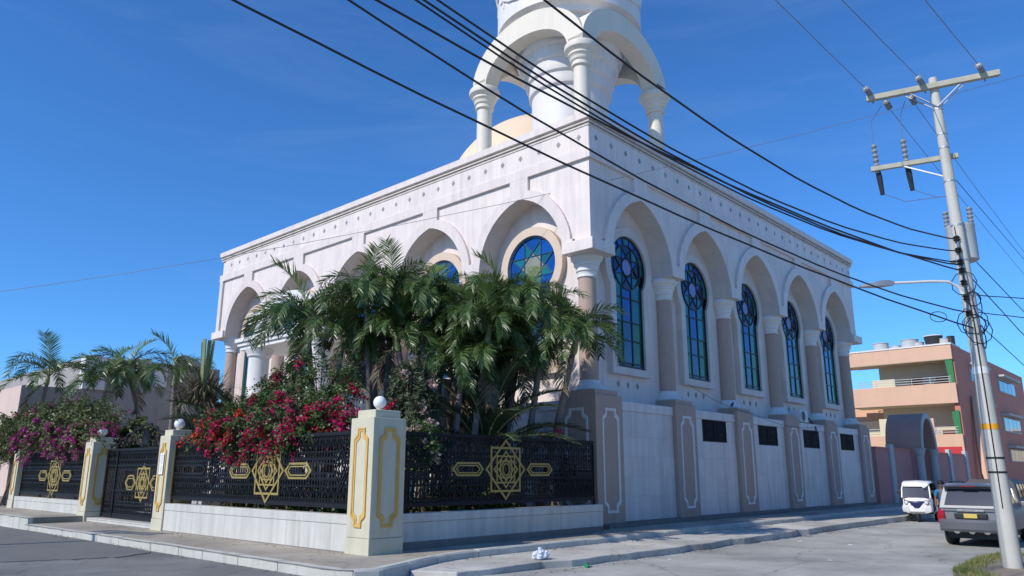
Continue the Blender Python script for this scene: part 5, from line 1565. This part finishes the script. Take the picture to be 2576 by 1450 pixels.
# ================================================================ VEHICLES
def wheel(t, x, y, r, w, m_rim='rim'):
    b = MB(); h = w / 2
    b.lathe([(r * .62, -h), (r * .93, -h), (r, -h * .7), (r, h * .7), (r * .93, h), (r * .62, h)], (x, y, r), 24, ax='y'); tw = b.build('wheel', M['tyre'], t, smooth=35)
    b = MB(); b.lathe([(r * .62, -h * .75), (r * .62, h * .75)], (x, y, r), 24, ax='y'); b.build('rim', M[m_rim], tw, smooth=35)
def car(label, loc, rz, paint, L=4.75, Wd=1.86, H=1.82, kind='suv', cat='car', glassm='glass_d', nm='parked_car'):
    t = thing(nm, label, cat, loc, rz)
    w = Wd / 2; zt = H * .60; zr = H - .05
    def ring(x, k, zb, top, sl=0.0):
        q = [(k * .80, zb), (k * .97, zb + .10), (k, zb + .30), (k * .995, top - .22), (k * .97, top - .05), (k * .93, top)]
        return [(x, y, z) for y, z in q] + [(x, -y, z) for y, z in q[::-1]]
    b = MB()
    if kind == 'suv': S_ = [(.10, w * .90, .50, zt), (.16, w * .97, .42, zt), (.5, w, .36, zt), (2.9, w, .34, zt), (3.45, w, .36, zt - .04), (4.3, w * .96, .38, zt - .12), (4.62, w * .88, .42, zt - .2), (4.72, w * .78, .5, zt - .3)]
    else: S_ = [(.02, w * .84, .45, zt - .14), (.2, w * .95, .32, zt - .05), (.9, w, .28, zt), (3.0, w, .28, zt), (4.1, w * .96, .30, zt - .12), (4.5, w * .8, .42, zt - .25)]
    b.loft([ring(*q) for q in S_]); b.build('body', M[paint], t, smooth=38)
    # cabin
    rb = .14 if kind == 'suv' else .75; sr = .30 if kind == 'suv' else .75; fb = 3.35 if kind == 'suv' else 3.3; sf = .75
    def cring(f_):
        y = [w * .925, w * .86, w * .79, w * .70]; z = [zt - .01, zt + (zr - zt) * .5, zr - .10, zr]
        return y, z
    def cp(xr, yk, z):
        k = (z - zt) / (zr - zt)
        return (xr[0] + (xr[1] - xr[0]) * k, yk, z)
    b = MB(); y, z = cring(0)
    rings = []
    for xr in ((rb, rb + sr), (rb + .12, rb + sr + .14), (fb - .2, fb - sf - .1), (fb, fb - sf)):
        rings.append([cp(xr, y[i], z[i]) for i in range(4)] + [cp(xr, -y[i], z[i]) for i in range(3, -1, -1)])
    b.loft(rings); b.build('cabin', M[paint], t, smooth=38)
    # rear glass, windscreen, side glass
    def panel(name, m, pts, off):
        b = MB(); b.prism(pts, off); return b.build(name, M[m], t)
    def rear(yk, f_): z_ = zt + (zr - zt) * f_; k = w * (.925 - .20 * f_); return (rb + sr * f_ - .012, yk * k, z_)
    panel('rear_window', glassm, [rear(-.86, .10), rear(.86, .10), rear(.86, .78), rear(-.86, .78)], (.02, 0, 0))
    def frt(yk, f_): z_ = zt + (zr - zt) * f_; k = w * (.925 - .20 * f_); return (fb - sf * f_ + .012, yk * k, z_)
    panel('windscreen', 'glass_d', [frt(-.88, .10), frt(.88, .10), frt(.86, .85), frt(-.86, .85)], (-.02, 0, 0))
    for sg in (-1, 1):
        for xa, xb in ((rb + .45, rb + 1.2), (rb + 1.28, rb + 2.05), (rb + 2.12, fb - .55)):
            f0, f1 = .12, .76
            pts = [(xa + sr * .1, sg * (w * .918 - .0), zt + (zr - zt) * f0), (xb, sg * (w * .918), zt + (zr - zt) * f0), (xb - .12, sg * w * .825, zt + (zr - zt) * f1), (xa + sr * .6, sg * w * .825, zt + (zr - zt) * f1)]
            panel('side_window', 'glass_d', pts, (0, sg * .012, 0))
        b = MB(); b.box(fb - .35, fb - .12, sg * w * .95, sg * (w + .2), zt - .02, zt + .14); b.v = b.v; b.build('mirror', M[paint], t, bevel=.03)
    for x in (.95, L - .92):
        for sg in (-1, 1): wheel(t, x, sg * (w - .14), .37 if kind == 'suv' else .31, .27 if kind == 'suv' else .2)
    b = MB(); b.box(.35, L - .4, -w * .8, w * .8, .22, .45); b.build('underbody', M['plastic'], t)
    for sg in (-1, 1):
        b = MB(); b.loft([[(.06 + .1 * (sz > .5), sg * w * a, zt - .44 + .42 * sz), (.02 + .1 * (sz > .5), sg * w * .78, zt - .44 + .42 * sz), (.30, sg * w * .78, zt - .44 + .42 * sz), (.30, sg * w * a, zt - .44 + .42 * sz)] for sz, a in ((0, 1.0), (.5, 1.005), (1, .965))]); b.build('taillight', M['taillight'], t)
        b = MB(); b.box(L - .3, L - .08, sg * w * .55, sg * w * .86, zt - .35, zt - .2); b.build('headlight', M['headlight'], t, bevel=.03)
    return t, w, zt, zr
t, w, zt, zr = car('silver grey off-road car seen from behind beside the pole', (5.6, -9.17, -.345), R(1), 'silver', Wd=1.74, glassm='glass_r')
b = MB()
rings = []
for y, x0 in ((-.99, .28), (-.95, .05), (-.7, -.05), (0, -.08), (.7, -.05), (.95, .05), (.99, .28)):
    k = w * y
    rings.append([(x0, k, .43), (x0 - .05, k, .50), (x0 - .06, k, .70), (x0 - .01, k, .77), (x0 + .25, k, .77), (x0 + .25, k, .43)])
b.loft(rings); b.build('bumper', M['silver_hi'], t, smooth=30)
b = MB(); b.box(-.05, .12, -.6, .6, .40, .50); b.build('bumper_valance', M['plastic'], t, bevel=.02)
b = MB(); b.box(-.012, .02, -.80 * w, .80 * w, 1.055, 1.068); b.build('tailgate_seam', M['plastic'], t)
for y in (-.38, 0, .38):
    b = MB(); b.lathe([(.001, -.07), (.09, -.06), (.1, -.04)], (0, y, .47), 14, ax='x', cap=False); b.build('bumper_vent', M['chrome'], t)
b = MB(); b.box(.02, .10, -.42, .42, .80, .95); b.build('plate_recess', M['plastic'], t, bevel=.02)
b = MB(); b.box(-.0, .025, -.17, .17, .81, .93); pl = b.build('number_plate', M['plate'], t, bevel=.004)
b = MB(); b.box(.03, .11, -.36, .36, .985, 1.04); b.build('tailgate_handle', M['chrome'], t, bevel=.015)
b = MB(); b.box(.085, .13, -.8, .8, 1.075, 1.095); b.build('window_trim', M['chrome'], t)
b = MB(); b.loft([[(.16, y, 1.70 - .06 * abs(y) ** 2), (.14, y, 1.73 - .06 * abs(y) ** 2), (.5, y, 1.785 - .05 * abs(y) ** 2), (.5, y, 1.72 - .05 * abs(y) ** 2)] for y in (-.68, -.4, 0, .4, .68)]); b.build('spoiler', M['silver_hi'], t, smooth=30)
b = MB(); b.box(.125, .15, -.2, .2, 1.69, 1.715); b.build('brake_light', M['taillight'], t)
for sg in (-1, 1):
    b = MB(); b.tube([(.6, sg * .58, 1.76), (.75, sg * .58, 1.82), (2.4, sg * .58, 1.83), (2.6, sg * .58, 1.77)], .022, 6); b.build('roof_rail', M['plastic'], t, smooth=40)
    b = MB(); b.lathe([(.04, 0), (.04, .25)], (.0, sg * .8 * w, .36), 10, ax='x'); 
    if sg < 0: b.build('exhaust_pipe', M['steel'], t)
    b = MB(); b.box(.62, 1.28, sg * (w - .02), sg * (w + .025), .62, .78); b.build('arch_flare', M['silver_hi'], t, bevel=.02)
b = MB(); b.tube([(.9, -.7, .37), (.9, .7, .37)], .05, 8); b.lathe([(.0, 0), (.12, .02), (.14, .12), (.1, .2)], (.8, 0, .33), 10, ax='x'); b.build('axle', M['plastic'], t)
b = MB(); b.prism([(-.062, -.02 + .10 * math.cos(q * pi / 3), .65 + .09 * math.sin(q * pi / 3)) for q in range(6)], (.004, 0, 0)); b.build('bumper_sticker', M['white'], t)
car('dark car parked ahead of the silver one', (12.6, -8.35, -.37), R(3), 'cardark', H=1.93)
car('white saloon partly hidden behind the pole at the right edge', (24.0, -8.9, -.4), R(184), 'carwhite', L=4.4, Wd=1.72, H=1.45, kind='sedan')

# tuk-tuk: front faces the camera (local +x is its front)
t = thing('tuk_tuk', 'white three wheeled motor taxi facing us by the pink wall', 'tuk-tuk', (18.0, -4.42, -.375), R(188))
b = MB()   # front shell: lofted from the chin up to the windscreen sill
def fr(z, w_, xf, xb): return [(xb, -w_, z), (xf - .12, -w_ * .9, z), (xf, -w_ * .45, z), (xf, w_ * .45, z), (xf - .12, w_ * .9, z), (xb, w_, z)]
b.loft([fr(.36, .40, .20, -.25), fr(.45, .54, .28, -.28), fr(.75, .60, .27, -.3), fr(.95, .60, .20, -.3), fr(1.04, .57, .12, -.3)]); b.build('front_shell', M['carwhite'], t, smooth=40)
b = MB(); b.loft([fr(.60, .16, .30, .1), fr(.72, .36, .31, .1), fr(.85, .50, .275, .0), fr(.90, .50, .25, .0)]); b.build('front_mask', M['navy'], t, smooth=40)
for sg in (-1, 1):
    b = MB(); b.lathe([(.085, 0), (.075, .06), (.01, .075)], (.215, sg * .40, .84), 14, ax='x'); b.build('headlight', M['headlight'], t, smooth=40)
    b = MB(); b.lathe([(.10, 0), (.10, .04)], (.19, sg * .40, .84), 14, ax='x'); b.build('headlight_rim', M['plastic'], t)
    b = MB(); b.box(.13, .24, sg * .52, sg * .46, .96, .99); b.build('indicator', M['yellow'], t)
    b = MB(); b.loft([[(.22, sg * .32, .38), (.22, sg * .56, .44), (-.1, sg * .60, .44), (-.1, sg * .32, .38)], [(.30, sg * .30, .55), (.28, sg * .58, .58), (-.1, sg * .62, .58), (-.1, sg * .3, .55)], [(.30, sg * .36, .70), (.26, sg * .55, .72), (-.1, sg * .60, .72), (-.1, sg * .36, .70)]]); b.build('wheel_cowl', M['carwhite'], t, smooth=45)
    b = MB(); b.tube([(.10, sg * .57, 1.03), (-.03, sg * .55, 1.45), (-.16, sg * .50, 1.66), (-.4, sg * .50, 1.70)], .035, 8); b.build('pillar', M['carwhite'], t, smooth=50)
    b = MB(); b.tube([(-.75, sg * .63, .5), (-.75, sg * .62, 1.5), (-.8, sg * .58, 1.68)], .025, 6); b.tube([(-1.9, sg * .62, .6), (-1.95, sg * .6, 1.5)], .025, 6); b.build('frame_post', M['plastic'], t)
    b = MB(); b.box(.0, .06, sg * .60, sg * .76, 1.22, 1.36); b.build('mirror', M['plastic'], t, bevel=.02)
    b = MB(); b.box(-2.0, -.85, sg * .56, sg * .64, .42, .95); b.build('side_panel', M['carwhite'], t, bevel=.03)
b = MB(); b.prism([(.115, -.53, 1.05), (.115, .53, 1.05), (-.07, .48, 1.56), (-.07, -.48, 1.56)], (-.02, 0, 0)); b.build('windscreen', M['glass_r'], t)
b = MB(); b.loft([[(x, -w_, z), (x, -w_ * .92, z + .07), (x, 0, z + .10), (x, w_ * .92, z + .07), (x, w_, z), (x, w_ * .9, z - .04), (x, -w_ * .9, z - .04)] for x, w_, z in ((.02, .50, 1.56), (-.06, .55, 1.63), (-.5, .58, 1.68), (-.9, .60, 1.69))]); b.build('front_roof', M['carwhite'], t, smooth=50)
b = MB(); b.loft([[(x, -w_, z), (x, -w_ * .9, z + .08), (x, 0, z + .11), (x, w_ * .9, z + .08), (x, w_, z), (x, w_ * .9, z - .04), (x, -w_ * .9, z - .04)] for x, w_, z in ((-.9, .60, 1.69), (-1.6, .62, 1.69), (-2.05, .60, 1.60))]); b.box(-2.1, -2.05, -.58, .58, .5, 1.6); b.build('canopy', M['plastic'], t, smooth=50)
b = MB(); b.box(-2.0, -.2, -.58, .58, .34, .44); b.build('floor', M['plastic'], t)
b = MB(); b.box(-1.95, -1.4, -.5, .5, .44, .75); b.box(-1.98, -1.85, -.5, .5, .75, 1.15); b.box(-.85, -.55, -.35, .35, .44, .8); b.build('seat', M['plastic'], t, bevel=.03)
b = MB(); b.tube([(-.02, -.3, 1.08), (-.1, 0, 1.0), (-.02, .3, 1.08)], .02, 6); b.tube([(-.1, 0, 1.0), (.0, 0, .6)], .03, 6); b.build('handlebar', M['plastic'], t)
b = MB(); b.prism([(.118, .30, 1.50 - .02), (.10, .42, 1.48), (.09, .42, 1.53), (.1, .30, 1.53)], (.004, 0, 0)); b.build('sticker', M['white'], t)
wheel(t, .05, 0, .21, .12, 'plastic')
for sg in (-1, 1): wheel(t, -1.6, sg * .54, .21, .13, 'plastic')

# ================================================================ PERSON beside the silver car
def skinned(name, verts, edges, m, parent, sub=2, root=0):
    me = bpy.data.meshes.new(name)
    me.from_pydata([v[:3] for v in verts], edges, [])
    me.materials.append(m)
    o = bpy.data.objects.new(name, me); link(o, parent)
    md = o.modifiers.new('skin', 'SKIN')
    sv = me.skin_vertices[0].data
    for i, v in enumerate(verts): sv[i].radius = (v[3], v[4] if len(v) > 4 else v[3]); 
    sv[root].use_root = True
    s_ = o.modifiers.new('sub', 'SUBSURF'); s_.levels = sub; s_.render_levels = sub
    me.polygons.foreach_set('use_smooth', [True] * len(me.polygons))
    return o
t = thing('person', 'person in a blue shirt and dark trousers standing behind the silver car', 'person', (13.6, -6.55, -.375), R(200))
V = [(0, 0, .96, .13, .11), (0, 0, 1.12, .125, .10), (0, 0, 1.3, .15, .11), (0, 0, 1.44, .12, .08), (0.01, 0, 1.52, .055), (.02, 0, 1.60, .075), (.02, 0, 1.68, .098), (.015, 0, 1.75, .075),
     (0, .19, 1.42, .06), (.02, .25, 1.14, .045), (.12, .24, .92, .035), (.16, .24, .84, .03, .04),
     (0, -.19, 1.42, .06), (.02, -.25, 1.14, .045), (.10, -.26, .92, .035), (.13, -.26, .84, .03, .04),
     (0, .10, .88, .10), (.03, .11, .50, .065), (-.01, .11, .10, .042), (.14, .12, .04, .035),
     (0, -.10, .88, .10), (-.02, -.11, .50, .065), (-.08, -.11, .10, .042), (.07, -.12, .04, .035)]
Ed = [(0, 1), (1, 2), (2, 3), (3, 4), (4, 5), (5, 6), (6, 7), (3, 8), (8, 9), (9, 10), (10, 11), (3, 12), (12, 13), (13, 14), (14, 15), (0, 16), (16, 17), (17, 18), (18, 19), (0, 20), (20, 21), (21, 22), (22, 23)]
skinned('body', V, Ed, M['skin'], t)
skinned('shirt', [(0, 0, .92, .15, .125), (0, 0, 1.12, .14, .115), (0, 0, 1.3, .165, .125), (0, 0, 1.44, .125, .09), (0, .19, 1.43, .075), (.015, .235, 1.22, .065), (0, -.19, 1.43, .075), (.015, -.235, 1.22, .065)], [(0, 1), (1, 2), (2, 3), (3, 4), (4, 5), (3, 6), (6, 7)], M['blue'], t)
skinned('trousers', [(0, 0, .95, .14, .12), (0, .10, .86, .115), (.03, .11, .50, .085), (-.01, .11, .12, .07), (0, -.10, .86, .115), (-.02, -.11, .50, .085), (-.08, -.11, .12, .07)], [(0, 1), (1, 2), (2, 3), (0, 4), (4, 5), (5, 6)], M['darkcloth'], t)
b = MB(); b.lathe([(.118, 1.68), (.122, 1.73), (.11, 1.79), (.07, 1.835), (.005, 1.85)], (-.012, 0, 0), 14); b.build('hair', M['hair'], t, smooth=60)
b = MB(); b.loft([[(.10, -.015, 1.66), (.13, 0, 1.66), (.10, .015, 1.66)], [(.11, -.01, 1.70), (.115, 0, 1.705), (.11, .01, 1.70)]]); b.build('nose', M['skin'], t)

# ================================================================ HOUSES ACROSS THE STREET (they stand beside the camera and show in the window glass)
for k, (x0, x1, h, m, lab) in enumerate(((-4, 9, 6.2, 'cream', 'two storey cream house across the street'), (10, 24, 7.4, 'offwhite', 'white flat roofed house across the street'), (25, 40, 5.6, 'peach', 'low peach coloured house across the street'))):
    t = thing('house', lab, 'house', (x0, -20, -.3), group='houses across the street')
    b = MB(); b.box(0, x1 - x0, -8, 0, -.3, h); b.build('wall', M[m], t)
    b = MB(); b.box(-.3, x1 - x0 + .3, -8.3, .9, h, h + .25); b.build('roof', M['white'], t, bevel=.02)
    for fl in range(2 if h > 6 else 1):
        for q in range(4):
            xw = 1.2 + q * (x1 - x0 - 2) / 4
            b = MB(); b.box(xw, xw + 1.5, -.05, .03, 1.0 + fl * 3, 2.6 + fl * 3); w = b.build('window', M['white'], t)
            b = MB(); b.box(xw + .1, xw + 1.4, .03, .04, 1.1 + fl * 3, 2.5 + fl * 3); b.build('pane', M['glass_d'], w)
    b = MB(); b.box((x1 - x0) / 2 - .5, (x1 - x0) / 2 + .5, .0, .05, 0, 2.3); b.build('door', M['door'], t)
    for q in range(12):
        b = MB(); b.bar((.3 + q * (x1 - x0 - .6) / 11, .7, 3.1), (.3 + q * (x1 - x0 - .6) / 11, .7, 4.0), .04); b.build('railing_bar', M['palegrey'], t)
    b = MB(); b.box(.2, x1 - x0 - .2, 0, .8, 2.95, 3.1); b.build('balcony', M['white'], t)

# ================================================================ LEAF LITTER AND GRIT
rr = random.Random(91)
b = MB()
def bit(x, y, z, s_):
    a = rr.uniform(0, 6.3); c, d = math.cos(a), math.sin(a)
    b.add([(x - c * s_, y - d * s_, z), (x + d * s_ * .4, y - c * s_ * .4, z + rr.uniform(.002, .02)), (x + c * s_, y + d * s_, z + rr.uniform(0, .02)), (x - d * s_ * .4, y + c * s_ * .4, z + .004)], [[0, 1, 2, 3]])
for i in range(420):
    x = rr.uniform(-9, 24); bit(x, -4.0 - abs(rr.gauss(0, .16)), zroad(x) + .004, rr.uniform(.012, .05))
for i in range(260):
    x = rr.uniform(-9, 24); bit(x, -2.0 - abs(rr.gauss(0, .14)), -.146, rr.uniform(.012, .05))
for i in range(260):
    y = rr.uniform(-2, 15); bit(-11.62 - abs(rr.gauss(0, .14)), y, -.16 if y > 4.5 else -.188, rr.uniform(.012, .045))
for i in range(150):
    bit(rr.uniform(-9, 20), -.80 - abs(rr.gauss(0, .25)), .006, rr.uniform(.012, .045))
for i in range(140):
    bit(-9.85 - abs(rr.gauss(0, .2)), rr.uniform(-.5, 15), .006, rr.uniform(.012, .04))
tag(b.build('leaf_litter', M['dry'], fix=False), label='dry leaf bits and grit gathered along kerbs and walls', cat='litter', kind='stuff')
